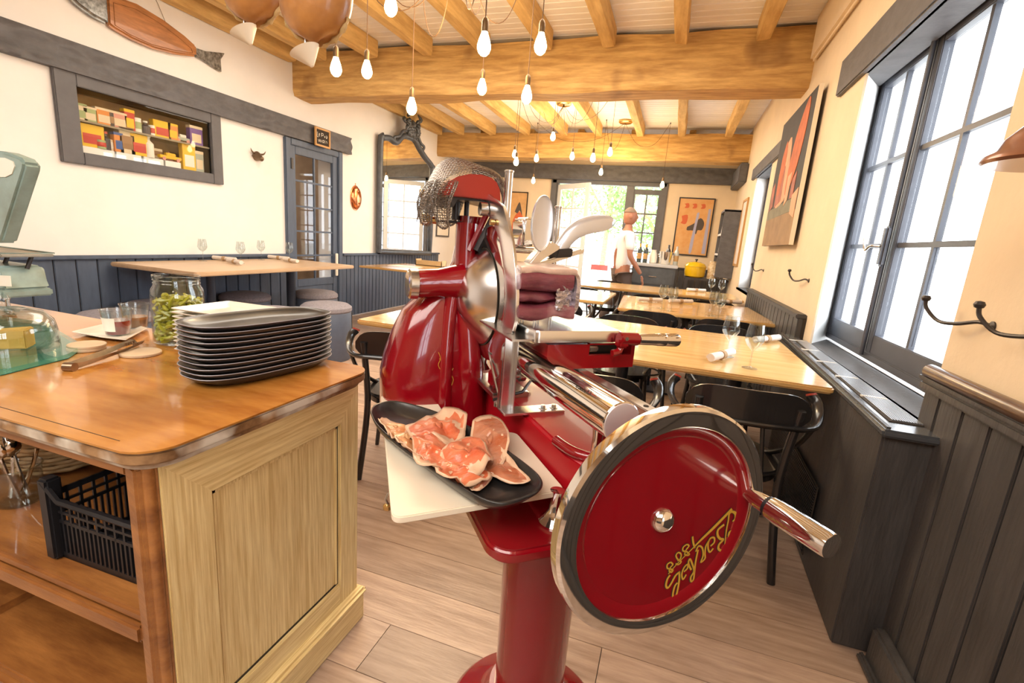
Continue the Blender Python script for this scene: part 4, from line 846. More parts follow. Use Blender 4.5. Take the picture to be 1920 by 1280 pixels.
# ham block on the tray
hb = wthing('ham_block', 'dark cured ham block with fat top clamped on the slicer tray', 'ham', (-.062, .085, 1.118))
Hd = mat('cured_ham', (.24, .055, .075), .4, var=.6, col2=(.12, .022, .035), vscale=12, bump=.4, bscale=35, coat=.4, stretch=(1, 1, 2.5), blotch=((.55, .33, .33), 9, .60)); Hf = mat('ham_fat', (.72, .50, .40), .45, var=.3, vscale=14, bump=.3, coat=.3)
def meatlayer(x0, x1, z0_, z1_, nm, m_, seed, amp=.006, y0=-.07, y1=.12):
    mb = MB(); rings = []
    for i in range(19):
        u = i / 18; x = x0 + (x1 - x0) * u; r = []
        for j in range(28):
            t = 2 * PI * j / 28; cy = math.copysign(abs(math.cos(t)) ** .5, math.cos(t)); cz = math.copysign(abs(math.sin(t)) ** .5, math.sin(t))
            n_ = noise.noise(Vector((x * 22, t * 1.4 if t < PI else (2 * PI - t) * 1.4, seed))); e_ = amp * n_
            yy = (y0 + y1) / 2 + (y1 - y0) / 2 * cy + (e_ if cy < 0 else -e_); zz = (z0_ + z1_) / 2 + (z1_ - z0_) / 2 * cz + e_ * .6 + .008 * noise.noise(Vector((x * 14, seed * 2, 0)))
            r.append((x, yy, zz))
        rings.append(r)
    mb.loft(rings); return mb.build(nm, m_, hb, smooth=60)
meatlayer(-.068, .066, .066, .118, 'lean', Hd, 1); meatlayer(-.068, .072, .104, .126, 'fat_layer', Hf, 2, .004, -.066)
meatlayer(-.068, .040, .036, .070, 'lean', Hd, 5, .010, -.055); meatlayer(-.068, .074, .002, .042, 'lean', Hd, 9)
wr_ = MB(); rng_ = []
for i in range(13):
    u = i / 12; r = []
    for j in range(16):
        w_ = j / 15; r.append((.020 + .058 * u + .003 * noise.noise(Vector((i * .9, j * .9, 3))), -.070 + .012 * noise.noise(Vector((i * .7, j * .8, 0))) + (.02 * u * u), .028 + .062 * w_ + .004 * noise.noise(Vector((i, j, 7)))))
    rng_.append(r)
wr_.loft(rng_, cap=False, close=False)
wfm = mat('clear_wrap', (.55, .50, .55), .12, .75, bump=.6, bscale=60); wr_.build('plastic_wrap', wfm, hb, smooth=180)
meatlayer(.072, .082, .01, .118, 'plastic_wrap', wfm, 12, .006)
for i in range(8): MB().cyl((-.062 + i * .013, -.055 + (i % 3) * .016, -.008), (-.062 + i * .013, -.055 + (i % 3) * .016, .012), .0018, .001, n=8).build('tray_spike', M['steel'], sl, loc=(-.062, .085, 1.118))

# chainmail glove
gl = wthing('chainmail_glove', 'chainmail glove draped over the red sharpener cap of the slicer', 'glove', (-.2, .35, 1.30))
mm_ = mat('chainmail_steel', (.30, .27, .24), .30, 1)
def mail(rings, close=True):
    mb = MB(); mb.loft(rings, cap=False, close=close); o = mb.build('mail', mm_, gl, smooth=0); md = o.modifiers.new('rings', 'WIREFRAME'); md.thickness = .0021; md.use_replace = True; md.use_even_offset = False; return o
def gl_l(p): return Vector((p[0] + .2, p[1] - .35, p[2] - 1.30))
arc = smoothpts([SY(*q, .27) for q in ((812, 388), (818, 366), (827, 345), (842, 330), (865, 320), (895, 318), (920, 324), (935, 333), (943, 350), (947, 376))], 5)
bump_ = smoothpts([SY(*q, .38) for q in ((792, 395), (797, 365), (808, 335), (824, 308), (845, 297), (868, 302), (890, 312), (915, 320), (932, 330), (940, 350))], 5)
rings = []; NV = 26
for v in range(NV + 1):
    w_ = v / NV; r = []
    for j, (a_, b_) in enumerate(zip(arc, bump_)):
        e_ = math.sin(min(w_ * 1.6, 1) * PI / 2); p_ = Vector((a_.x + (b_.x - a_.x) * e_, .262 + .20 * w_, a_.z + (b_.z - a_.z) * e_ - (.03 * max(0, w_ - .7) / .3)))
        st = (1 - (j / len(arc) * 0)) ; k2 = .0022 * ((j + v) % 2); r.append(gl_l(p_) + Vector((0, 0, k2 + .004 * noise.noise(Vector((j * .08, v * .1, 0))))))
    rings.append(r)
mail(rings, False)
def lobe(pts, rad, y_, seed):
    C_ = smoothpts([SY(*q, y_) for q in pts], 8); r = []
    for i, c_ in enumerate(C_):
        u = i / (len(C_) - 1); rr = rad * (1 - .45 * u) if u < .93 else rad * .55 * (1 - (u - .93) / .07 * .8)
        r.append([gl_l((c_.x + rr * math.cos(2 * PI * j / 18) * (1 + .15 * math.sin(i * .2)), c_.y + rr * 1.5 * math.sin(2 * PI * j / 18), c_.z + .002 * ((i + j) % 2))) for j in range(18)])
    mail(r)
lobe([(822, 345), (805, 370), (797, 395), (800, 424)], .028, .30, 1); lobe([(838, 340), (828, 368), (826, 395), (832, 430)], .027, .25, 2); lobe([(850, 362), (852, 380), (850, 400), (843, 424)], .024, .40, 3)
lobe([(935, 335), (942, 352), (946, 368), (945, 384)], .010, .32, 4)
# ================================================================== COUNTER ITEMS
SPC = .0132
def oblong(t, m_=None, L=.205, Wd=.098):
    """one oblong stoneware plate, origin at its foot"""
    o = [(x, y) for x, y in sup(Wd, L, 44, 3.0)]
    def rg(s, d, z): return [(x * s - math.copysign(min(abs(x), d), x), y * s - math.copysign(min(abs(y), d), y), z) for x, y in o]
    q = MB(); q.loft([rg(.72, 0, 0), rg(.80, 0, .002), rg(.93, 0, .013), rg(1, 0, .0235), rg(1, 0, .0255), rg(.98, 0, .0258), rg(.93, 0, .020), rg(.82, 0, .0085), rg(.5, 0, .007)])
    return q.build('dish', M['stone'], t, smooth=60)
bx_, by_, brz = -1.062, 1.025, math.radians(-9)
pos = ['lowest', 'second from the bottom', 'third from the bottom', 'fourth from the bottom', 'fifth from the bottom', 'middle', 'sixth from the top', 'fifth from the top', 'fourth from the top', 'third from the top', 'second from the top', 'topmost']
NPL = 11; posn = ['lowest', 'second from the bottom', 'third from the bottom', 'fourth from the bottom', 'fifth from the bottom', 'middle one', 'fifth from the top', 'fourth from the top', 'third from the top', 'second from the top', 'topmost']
pl0 = None
for i in range(NPL):
    lab = 'black oblong stoneware plate, %s of the stack on the counter' % posn[i]
    loc = (bx_ + .0015 * math.sin(i * 2.3), by_ + .002 * math.cos(i * 1.7), KZ + .0006 + i * SPC)
    if pl0 is None: pl0 = thing('oblong_plate', lab, 'plate', loc, brz, 'stacked black oblong plates'); oblong(pl0); 
    else: dup(pl0, loc, brz + .006 * math.sin(i * 3.1), lab)
r0 = [(x, y) for x, y in sup(.098, .205, 44, 3.0)]
rmb = MB(); rmb.tube([(x, y, .0255) for x, y in r0] + [(r0[0][0], r0[0][1], .0255)], .0011, n=5, cap=False)
rimo = rmb.build('rim', M['stone_highlight'], pl0)
for o_ in [o for o in S.objects if o.name.startswith('oblong_plate.')]: c_ = rimo.copy(); COL.objects.link(c_); c_.parent = o_
w0 = None
for i in range(11):
    lab = 'white square plate, %s of the white stack' % posn[i]; loc = (-1.296 + .002 * math.sin(i * 1.9), 1.118, KZ + .0006 + i * .0125)
    if w0 is None:
        w0 = thing('square_plate', lab, 'plate', loc, .01, 'stacked white square plates'); q = MB(); rr = rrect(.208, .208, .010)
        q.loft([[(x * s, y * s, z) for x, y in rr] for s, z in ((.55, 0), (.62, .002), (.98, .015), (1, .0175), (.985, .0185), (.80, .012), (.74, .0065), (.5, .0055))]); q.build('dish', M['china'], w0, smooth=35)
    else: dup(w0, loc, .01 + .02 * math.sin(i * 2.7), lab)
# pickle jar
p = onz(338, 518, 1.07); jar = thing('pickle_jar', 'open glass jar of green pickled peppers behind the white plates', 'jar', (-1.520, 1.132, KZ + .001))
JR = .075
MB().lathe([(JR * .9, 0), (JR, .006), (JR, .155), (JR * .96, .176), (JR * .86, .190), (JR * .86, .214), (JR * .89, .216), (JR * .89, .221), (JR * .84, .221), (JR * .82, .190), (JR * .92, .174), (JR * .96, .155), (JR * .96, .008), (.001, .006)], 44).build('glass', M['gclear'], jar)
for z in (.197, .207): MB().tube([(JR * .855 * math.cos(j * PI / 18), JR * .855 * math.sin(j * PI / 18), z) for j in range(37)], .0016, n=6, cap=False).build('thread', M['gclear'], jar)
pk = mat('pickled_pepper', (.60, .52, .03), .3, var=.6, col2=(.34, .32, .02), vscale=16, coat=.5); rd = random.Random(3); pm = MB()
for i in range(340):
    a = rd.uniform(0, 6.28); r_ = JR * .84 * math.sqrt(rd.random()); z = rd.uniform(.010, .150); c = Vector((r_ * math.cos(a), r_ * math.sin(a), z)); d = Vector((rd.gauss(0, 1), rd.gauss(0, 1), rd.gauss(0, .7))).normalized() * .022
    pts = [c - d, c + Vector((rd.gauss(0, .004), rd.gauss(0, .004), rd.gauss(0, .005))), c + d]
    for q in pts:
        rr = math.hypot(q.x, q.y)
        if rr > JR * .88: q.x *= JR * .88 / rr; q.y *= JR * .88 / rr
        q.z = min(max(q.z, .012), .160)
    pm.tube(smoothpts(pts, 3), [.0052, .006, .0062, .006, .0055, .004, .002], n=6)
tag(pm.build('peppers', pk, jar), kind='stuff')
# white platter, plastic pots
tp = [onz(*q, KZ + .012) for q in ((135, 623), (190, 633), (236, 638), (276, 616), (240, 606), (200, 607))]; tc = sum(tp, Vector()) / 6
tpl = thing('angular_platter', 'shallow white angular platter under the plastic pots', 'platter', (tc.x, tc.y, KZ + .001)); q = MB()
q.loft([[((p.x - tc.x) * s, (p.y - tc.y) * s, z) for p in tp] for s, z in ((.7, 0), (.75, .002), (1, .012), (1, .0145), (.95, .0145), (.72, .005), (.4, .004))]); q.build('dish', M['china'], tpl)
def pot(px, py, label, col, fill, lab_):
    p = onz(px, py, KZ + .007); t = thing('plastic_pot', label, 'pot', (p.x, p.y, KZ + .0065), .6, 'clear plastic pots'); t.scale = (1.2, 1.2, 1.25)
    MB().lathe([(.026, 0), (.028, .002), (.036, .064), (.0385, .066), (.0385, .069), (.0355, .068), (.0345, .064), (.027, .003), (.001, .002)], 32).build('cup', M['gclear'], t)
    MB().lathe([(.001, .003), (.0265, .0032), (.0265 + .0085 * fill, .003 + .058 * fill), (.001, .003 + .058 * fill)], 32).build('filling', col, t)
    if lab_: MB().loft([[(r_ * math.cos(a), r_ * math.sin(a), z) for a in [-2.9 + .12 * i for i in range(14)]] for r_, z in ((.0298, .012), (.0345, .048))], cap=False, close=False).build('sticker', M['paper'], t)
    return t
pot(222, 626, 'clear plastic pot with dark red jam and a paper sticker', mat('red_jam', (.25, .008, .02), .1, coat=1), .62, True)
pot(256, 613, 'clear plastic pot with brown sauce behind the jam pot', mat('brown_sauce', (.35, .14, .05), .2), .5, False)
def coaster(px, py, n, label, r=.046):
    p = onz(px, py, KZ); t = thing('round_board', label, 'coaster', (p.x, p.y, KZ + .001)); 
    for i in range(n): MB().lathe([(.001, 0), (r - .001, 0), (r, .002), (r, .0068), (r - .002, .0085), (.001, .0085)], 40).build('disc' if n > 1 else 'board', mat('pale_beech', (.66, .50, .33), .5, var=.15, vscale=8), t, loc=(.001 * i, .001 * i, i * .009))
coaster(163, 655, 2, 'two pale round boards stacked by the green glass sheet'); coaster(264, 664, 1, 'pale round board beneath the tips of the tongs', .052)
# tongs
a = onz(132, 686, KZ + .012); b = onz(262, 640, KZ + .018); c_ = (a + b) / 2; dv = b - a; L = dv.length
tg = thing('serving_tongs', 'worn metal serving tongs lying on the counter', 'tongs', (a.x, a.y, KZ + .002), math.atan2(dv.y, dv.x))
tm = mat('tongs_metal', (.38, .26, .17), .3, .9, var=.4, vscale=20)
for s, nm in ((-1, 'arm'), (1, 'arm')):
    o_ = MB().loft([[(x, s * (y - .006), z), (x, s * (y - .004), z), (x, s * (y + .006 - .002), z + h_), (x, s * (y + .003), z + h_)] for x, y, z, h_ in ((0, .006, 0, .018), (.02, .010, 0, .016), (L * .6, .018, .006, .011), (L * .8, .020, .010, .010), (L * .97, .017, .012, .012), (L, .012, .012, .010))]).build(nm, tm, tg)
    for k_ in range(5): MB().box((L * .82 + k_ * .009, s * .010, .011), (L * .82 + k_ * .009 + .004, s * .013, .020)).build('tooth', tm, o_)
MB().lat((-.002, 0, .008), (-.002, .001, .008), [(.001, -.012), (.012, -.012), (.012, .012), (.001, .012)], 16).build('hinge', tm, tg)
# glass sheet, turquoise cloth, cheese dome
gs = thing('glass_sheet', 'thick glass serving sheet with turquoise cloth beneath, left counter', 'serving board', (-1.80, .84, KZ + .001), .0)
gp = [onz(*q, KZ) for q in ((0, 706), (130, 673), (157, 655), (86, 612), (-60, 590), (-160, 640))]; gp = [(p.x + 1.80, p.y - .84) for p in gp]
MB().prism([(x * .985, y * .985) for x, y in gp], 0, .002).build('turquoise_cloth', mat('turquoise_cloth', (.05, .27, .24), .7, var=.15, vscale=30), gs, smooth=0)
MB().prism(gp, .0025, .014).build('glass', glass('sheet_glass', (.80, .95, .90), 1.5), gs, bevel=.001)
p = onz(20, 665, KZ); dm = thing('glass_dome', 'clear glass cheese dome on the glass sheet', 'dome', (p.x, p.y, KZ + .0155)); DR = .105
MB().lathe([(DR, 0), (DR, .003), (DR * .99, .05), (DR * .93, .08), (DR * .75, .103), (DR * .4, .115), (.001, .118), (.001, .116), (DR * .4, .113), (DR * .73, .100), (DR * .90, .078), (DR * .96, .05), (DR * .97, 0)], 48, cap=False).build('glass', M['gclear'], dm)
MB().lathe([(.001, .117), (.010, .119), (.009, .130), (.016, .142), (.012, .152), (.001, .154)], 24).build('knob', M['gclear'], dm)
ch = thing('cheese_wedge', 'yellow cheese wedge under the glass dome', 'cheese', (p.x - .02, p.y + .005, KZ + .0156), .5)
MB().prism([(-.05, -.03), (.05, -.005), (.035, .05)], 0, .055).build('wedge', mat('cheese', (.78, .48, .10), .45, var=.15, vscale=20), ch, bevel=.003)
# kitchen scale
SYv = 1.06
sc = thing('kitchen_scale', 'old mint green kitchen scale at the left end of the counter', 'scale', (-2.2, SYv + .08, KZ + .001))
def SL(x, y, z): return (x + 2.2, y - SYv - .08, z - KZ)
def rel(px, py, yv=SYv): q = ony(px, py, yv); return q.x + 2.2, q.z - KZ - .001
x1, _ = rel(86, 512, SYv + .14); _, zt = rel(80, 512); _, zb = rel(95, 570)
MB().loft([[(x, -.08 + y * s, z) for x, y in ((-.40, 0), (x1 + e, 0), (x1 + e, .14), (-.40, .14))] for z, e, s in ((zb + .02, .022, 1), (zb + .05, .008, 1), (zt - .012, 0, 1), (zt, -.012, .97))]).build('body', M['mint'], sc, bevel=.008, seg=3)
MB().box((-.42, -.09, zb - .008), (x1 + .024, .065, zb + .020)).build('base', M['mint'], sc, bevel=.006)
x2, _ = rel(104, 486, SYv + .15); _, zp = rel(60, 483)
MB().prism([(x, y + .02) for x, y in [(-.44, -.11), (x2, -.11), (x2, .05), (-.44, .05)]], zp - .012, zp).build('weighing_tray', mat('tray_worn', (.40, .36, .28), .45, .3, var=.5, vscale=9), sc, bevel=.004)
MB().tube([(-.44, -.09, zp + .002), (x2 - .004, -.09, zp + .002), (x2 - .004, .07, zp + .002), (-.44, .07, zp + .002)], .003, n=6).build('tray_lip', M['mint'], sc)
for px in (8, 50): xx, _ = rel(px, 500, SYv + .08); MB().cyl((xx, .0, zt - .01), (xx, .02, zp - .01), .007).build('tray_post', M['darkmetal'], sc)
MB().lathe([(.018, 0), (.020, .004), (.011, .012), (.016, .016), (.016, .022), (.007, .026), (.006, zb), (.001, zb)], 20).build('levelling_foot', M['steel'], sc, loc=(x1 + .008, -.07, 0)); MB().lathe([(.018, 0), (.020, .004), (.011, .012), (.016, .016), (.016, .022), (.007, .026), (.006, zb), (.001, zb)], 20).build('levelling_foot', M['steel'], sc, loc=(-.34, -.07, 0))
q = [rel(*w_) for w_ in ((-70, 275), (5, 283), (36, 295), (44, 306), (43, 318), (0, 455), (-70, 455))]
MB().loft([[(x, y, z) for x, z in q] for y in (-.08, -.03)]).build('dial_head', M['mint'], sc, bevel=.008)
q = [rel(*w_, SYv) for w_ in ((-60, 292), (10, 296), (26, 303), (29, 312), (24, 326), (12, 332), (-60, 330))]; MB().loft([[(x, y - .083, z) for x, z in q] for y in (0, .003)]).build('dial_window', M['paper'], sc)
q = [rel(*w_, SYv) for w_ in ((-20, 515), (20, 517), (22, 537), (-20, 535))]; MB().loft([[(x, y, z) for x, z in q] for y in (-.0815, -.080)]).build('rating_label', M['paper'], sc)

# ================================================================== GLASSES, NAPKINS
def wineglass(px, py, z, label, group, s=1.0, first={}):
    p = onz(px, py, z)
    if 'g' not in first:
        t = thing('wine_glass', label, 'wine glass', (p.x, p.y, z + .0005), 0, group)
        MB().lathe([(.034, 0), (.034, .001), (.010, .004), (.0042, .010), (.0036, .080), (.006, .086), (.026, .104), (.0395, .128), (.0405, .138), (.036, .175), (.031, .205), (.0303, .205), (.0352, .174), (.0396, .138), (.0385, .128), (.025, .106), (.001, .090)], 32).build('glass', M['gclear'], t)
        first['g'] = t; return t
    t = dup(first['g'], (p.x, p.y, z + .0005), 0, label); t['group'] = group; return t
G1, G2, G3 = 'wine glasses on the long tables', 'wine glasses on the high table', 'wine glasses on the long tables'
wineglass(1362, 668, TZ, 'wine glass beside the standing napkin on the nearest long table', G1); wineglass(1405, 690, TZ, 'nearest wine glass, right one of the front pair', G1)
wineglass(1240, 578, TZ, 'left wine glass of the pair mid-table in the second row', G1); wineglass(1258, 583, TZ, 'right wine glass of the pair mid-table in the second row', G1)
wineglass(1334, 592, TZ, 'left wine glass of the right-hand pair in the second row', G1); wineglass(1346, 598, TZ, 'right wine glass of the right-hand pair in the second row', G1)
wineglass(1331, 553, TZ, 'left wine glass on the farthest long table', G1); wineglass(1350, 557, TZ, 'right wine glass on the farthest long table', G1)
for i, (px, py, l) in enumerate(((381, 489, 'leftmost wine glass on the high table'), (452, 494, 'second wine glass from the left on the high table'), (490, 487, 'third wine glass from the left on the high table'), (543, 490, 'wine glass nearest the glazed door on the high table'))): wineglass(px, py, .87, l, G2)
def napkin(px, py, z, rz, label, up=False):
    p = onz(px, py, z); t = thing('rolled_napkin', label, 'napkin', (p.x, p.y, z + .024), rz, 'rolled napkins'); t.scale = (1.3, 1.4, 1.4)
    if z > .85: t.location.x = max(p.x, -4.2)
    if up: t.location.z = z + .0005
    q = MB(); sp = []
    for k_ in range(26): a = k_ * .5; r_ = .016 - .0004 * k_; sp.append((r_ * math.cos(a), r_ * math.sin(a)))
    if up: q.loft([[(x * s, y * s, zz) for x, y in sp[:13]] for zz, s in ((0, 1.4), (.06, 1.1), (.13, 1.5))])
    else: q.loft([[(xx, x * s, y * s) for x, y in sp[:13]] for xx, s in ((-.10, 1), (-.05, .97), (0, .9), (.05, .97), (.10, 1))])
    q.build('cloth', M['napkin'], t)
    if not up: MB().lat((-.012, 0, 0), (.012, 0, 0), [(.001, 0), (.0158, 0), (.0158, .024), (.001, .024)], 20).build('twine_band', mat('twine', (.40, .26, .14), .8), t)
    return t
napkin(367, 483, .87, .1, 'rolled napkin at the left end of the high table'); napkin(440, 495, .87, -.3, 'rolled napkin nearest us on the high table'); napkin(487, 483, .87, .1, 'rolled napkin in the middle of the high table'); napkin(545, 492, .87, -.3, 'rolled napkin at the right end of the high table')
napkin(1352, 674, TZ, 1.1, 'rolled napkin left of the front pair of wine glasses'); napkin(1437, 642, TZ, .9, 'rolled napkin lying right of the front wine glasses')
napkin(1218, 566, TZ, .6, 'rolled napkin at the left of the second-row table'); napkin(1276, 569, TZ, .6, 'rolled napkin behind the pair of glasses in the second row'); napkin(1368, 570, TZ, .5, 'rolled napkin near the right end of the second-row table')
napkin(1305, 547, TZ, .5, 'rolled napkin on the farthest long table')
# menu things on table under mirror
p = onz(808, 498, .80)
bx_o = thing('wooden_caddy', 'pale wooden box of table things under the tall mirror', 'caddy', (p.x, p.y, .8005), 0)
q = MB(); q.box((-.22, -.08, 0), (.22, .08, .008)); q.box((-.22, -.08, 0), (.22, -.07, .07)); q.box((-.22, .07, 0), (.22, .08, .07)); q.box((-.22, -.08, 0), (-.21, .08, .09)); q.box((.21, -.08, 0), (.22, .08, .09)); q.box((-.005, -.07, 0), (.005, .07, .07)); q.build('box', mat('pale_wood_box', (.62, .45, .24), .5, var=.2), bx_o)
p2 = onz(836, 499, .80); tt = thing('pepper_mill', 'dark wooden pepper mill beside the pale table box', 'pepper mill', (-2.78, 5.95, .8005)); MB().lathe([(.028, 0), (.03, .01), (.022, .04), (.026, .09), (.016, .12), (.024, .135), (.026, .16), (.012, .18), (.001, .19)], 24).build('mill', M['cabdark'], tt)
p2 = onz(760, 499, .80); tt = thing('place_mat', 'white paper mat on the table under the mirror', 'mat', (p2.x, p2.y, .8005)); MB().box((-.2, -.14, 0), (.2, .14, .002)).build('sheet', M['paper'], tt)

# ================================================================== LEFT WALL DECOR
XW = XL + .003
def L_(px, py): q = onx(px, py, XL); return q.y, q.z
# display case
dc = thing('display_case', 'glazed grey-framed display case set into the white wall', 'display case', (XL, 0, 0))
f = MB(); fo = (2.46, 3.81, 1.605, 2.25)
f.box((-.001, fo[0], fo[2]), (.035, CY0, fo[3])); f.box((-.001, CY1, fo[2]), (.035, fo[1], fo[3])); f.box((-.001, CY0, CZ1), (.035, CY1, fo[3])); f.box((-.001, CY0, fo[2]), (.035, CY1, CZ0)); f.build('frame', M['greypaint'], dc, bevel=.005)
cw_ = mat('case_inner_wood', (.42, .24, .09), .6, var=.3)
c = MB(); D = .24; c.box((-D - .01, CY0, CZ0), (-D, CY1, CZ1)); c.box((-D, CY0, CZ0 - .01), (0, CY1, CZ0)); c.box((-D, CY0, CZ1), (0, CY1, CZ1 + .01)); c.box((-D, CY0 - .01, CZ0), (0, CY0, CZ1)); c.box((-D, CY1, CZ0), (0, CY1 + .01, CZ1)); c.build('lining', cw_, dc)
MB().box((.004, CY0, CZ0), (.007, CY1, CZ1)).build('front_glass', M['gcab'], dc, smooth=0)
ZS = 1.935; MB().box((-D, CY0, ZS - .010), (-.01, CY1, ZS)).build('glass_shelf', glass('shelf_glass', (.75, .85, .78), 1.5), dc); MB().box((-.012, CY0, ZS - .012), (-.004, CY1, ZS + .002)).build('shelf_edge', mat('shelf_edge', (.28, .24, .17), .4), dc)
for a_, b_ in ((2.62, 2.86), (2.875, 3.07), (3.09, 3.26), (3.275, 3.42)): MB().box((-.09, a_, CZ0), (-.03, b_, CZ0 + .055)).build('shelf_light_block', mat('shelf_light_white', (.85, .85, .84), .3), dc, bevel=.002)  # white blocks standing in for light caught on the glass shelf edge
YEL = (.80, .50, .02); CRM = (.72, .60, .42); REDc = (.55, .06, .04); GRN = (.35, .42, .20); WHT = (.80, .78, .72); ORG = (.70, .26, .06); PUR = (.16, .08, .32); DRK = (.05, .04, .05); BRN = (.32, .18, .08); BLU = (.06, .12, .35); PNK = (.65, .30, .24); GRY = (.38, .42, .36)
def tin(X, Y, w, h, c1, c2, nm, label, low, shape='box', cat='tin', dep=.06):
    yy, _ = L_(120 + X / 6.19, 160 + Y / 6.19); w_ = w * .00118; h_ = h * .00100; z = (CZ0 + (.0555 if low == 1 and yy < 3.42 and dep < .07 else .0005)) if low else ZS + .0005
    xo = XL - .06 if low != 2 else XL - .15
    t = thing(nm, label, cat, (xo, yy, z), 0, 'collectables in the display case'); a = mat('tin_%.2f_%.2f_%.2f' % c1, c1, .35); b = mat('tin_%.2f_%.2f_%.2f' % c2, c2, .35)
    if shape == 'box':
        MB().box((-.025, -w_ / 2, 0), (.025, w_ / 2, h_)).build('body', a, t, bevel=.003); MB().box((.0252, -w_ * .36, h_ * .15), (.0262, w_ * .36, h_ * .6)).build('label_panel', b, t); MB().box((-.026, -w_ / 2 - .001, h_ * .86), (.026, w_ / 2 + .001, h_ + .002)).build('lid', b if c1 != YEL else a, t, bevel=.002)
    elif shape == 'cyl':
        MB().lathe([(w_ / 2 - .002, 0), (w_ / 2, .002), (w_ / 2, h_ - .003), (.001, h_)], 24).build('body', a, t); MB().lathe([(w_ / 2 + .0005, h_ * .25), (w_ / 2 + .001, h_ * .26), (w_ / 2 + .001, h_ * .7), (w_ / 2 + .0005, h_ * .71)], 24).build('label_band', b, t)
    elif shape == 'bottle':
        MB().lathe([(w_ / 2, 0), (w_ / 2, h_ * .6), (w_ * .2, h_ * .75), (w_ * .2, h_ * .9), (.001, h_ * .9)], 24).build('body', a, t); MB().lathe([(w_ * .27, h_ * .88), (w_ * .27, h_), (.001, h_)], 16).build('cap', b, t)
    elif shape == 'disc':
        MB().lat((-.008, 0, w_ / 2), (.008, 0, w_ / 2), [(.001, 0), (w_ / 2, 0), (w_ / 2, .016), (.001, .016)], 32).build('body', a, t); MB().lat((.0082, 0, w_ / 2), (.01, 0, w_ / 2), [(.001, 0), (w_ * .3, 0), (w_ * .3, .001), (.001, .001)], 24).build('centre', b, t)
    elif shape == 'pyramid':
        MB().loft([[(-.01, -w_ / 2, 0), (.02, -w_ / 2, 0), (.02, w_ / 2, 0), (-.01, w_ / 2, 0)], [(-.01, -.002, h_), (.0, -.002, h_), (.0, .002, h_), (-.01, .002, h_)]]).build('body', a, t, bevel=.001); MB().box((.019, -w_ * .15, h_ * .12), (.0215, w_ * .15, h_ * .35)).build('label_panel', b, t)
    elif shape == 'car':
        MB().box((-.02, -w_ / 2, .018), (.02, w_ / 2, .045)).build('body', a, t, bevel=.004); MB().box((-.018, -w_ * .2, .045), (.018, w_ * .25, .07)).build('cabin', b, t, bevel=.005)
        for s in (-1, 1):
            for xx in (-.022, .014): MB().lat((xx, s * w_ * .32, .016), (xx + .008, s * w_ * .32, .016), [(.001, 0), (.016, 0), (.016, .008), (.001, .008)], 20).build('wheel', mat('tin_pink_wheel', PNK, .4), t)
U = [(215, 290, 90, 120, CRM, GRN, 'tin_box', 'cream tin with green base band, first on the case upper shelf', 'box'), (340, 300, 80, 110, GRN, CRM, 'tin_box', 'pale green tin second on the upper shelf', 'box'), (500, 340, 100, 125, ORG, CRM, 'tin_box', 'orange and cream tin third on the upper shelf', 'box'), (588, 350, 50, 110, DRK, BRN, 'round_tin', 'dark round tin after the orange and cream one', 'cyl'), (680, 370, 100, 125, PNK, CRM, 'tin_box', 'pinkish tin in the left half of the upper shelf', 'box'),
     (800, 400, 70, 165, REDc, YEL, 'tin_box', 'tall red-topped tin with yellow panel', 'box'), (895, 420, 60, 120, WHT, GRN, 'round_tin', 'white round tin with a green band', 'cyl'), (1000, 470, 60, 110, DRK, WHT, 'small_bottle', 'dark bottle with white cap on the upper shelf', 'bottle'), (1075, 500, 45, 90, WHT, REDc, 'round_tin', 'small white round tin with red band', 'cyl'), (1175, 500, 130, 140, YEL, REDc, 'tin_box', 'large yellow tin on the upper shelf', 'box'), (1300, 530, 80, 140, ORG, YEL, 'tin_box', 'orange tin right of the large yellow one', 'box'), (1420, 570, 120, 60, GRY, WHT, 'toy_car', 'grey and white toy car on the upper shelf', 'car'), (1570, 590, 110, 170, PUR, CRM, 'tin_box', 'purple box at the right end of the upper shelf', 'box')]
for u in U: tin(*u[:8], 0, u[8], 'toy' if u[8] == 'car' else 'bottle' if u[8] == 'bottle' else 'tin')
Lw = [(235, 640, 90, 110, CRM, GRN, 'oval_plaque', 'cream round plaque at the left end of the lower shelf', 'disc'), (365, 620, 150, 165, YEL, REDc, 'tin_box', 'biggest yellow tin, left on the lower shelf', 'box'), (475, 700, 70, 70, GRN, REDc, 'round_tin', 'small green and red round tin on the lower shelf', 'cyl'), (545, 690, 55, 140, DRK, REDc, 'small_bottle', 'dark bottle with red cap on the lower shelf', 'bottle'), (600, 720, 75, 100, CRM, WHT, 'oval_plaque', 'cream disc behind the dark bottle', 'disc'), (680, 730, 60, 150, ORG, BLU, 'tin_box', 'slim orange tin with blue panel', 'box'), (775, 700, 100, 230, CRM, BRN, 'tin_box', 'tall beige box in the middle of the lower shelf', 'box'), (915, 740, 120, 170, YEL, REDc, 'tin_box', 'yellow tin with red panel right of the tall beige box', 'box'), (1040, 790, 70, 190, WHT, WHT, 'small_bottle', 'white bottle on the lower shelf', 'bottle'), (1170, 780, 120, 150, BRN, CRM, 'tin_box', 'brown box behind the toy truck', 'box'), (1285, 880, 170, 60, YEL, YEL, 'toy_car', 'yellow toy truck with pink wheels', 'car'), (1360, 830, 100, 150, PNK, WHT, 'pyramid_packet', 'pink and white pyramid packet behind the toy truck', 'pyramid'), (1490, 870, 110, 230, YEL, WHT, 'tin_box', 'tall yellow tin at the right of the lower shelf', 'box'), (1605, 870, 75, 190, GRY, CRM, 'tin_box', 'grey green tin at the far right end', 'box')]
for u in Lw:
    yy, _ = L_(120 + u[0] / 6.19, 160 + u[1] / 6.19)
    tin(*u[:8], 2 if u[7].endswith('behind the toy truck') else 1, u[8], 'toy' if u[8] == 'car' else 'bottle' if u[8] == 'bottle' else 'tin')
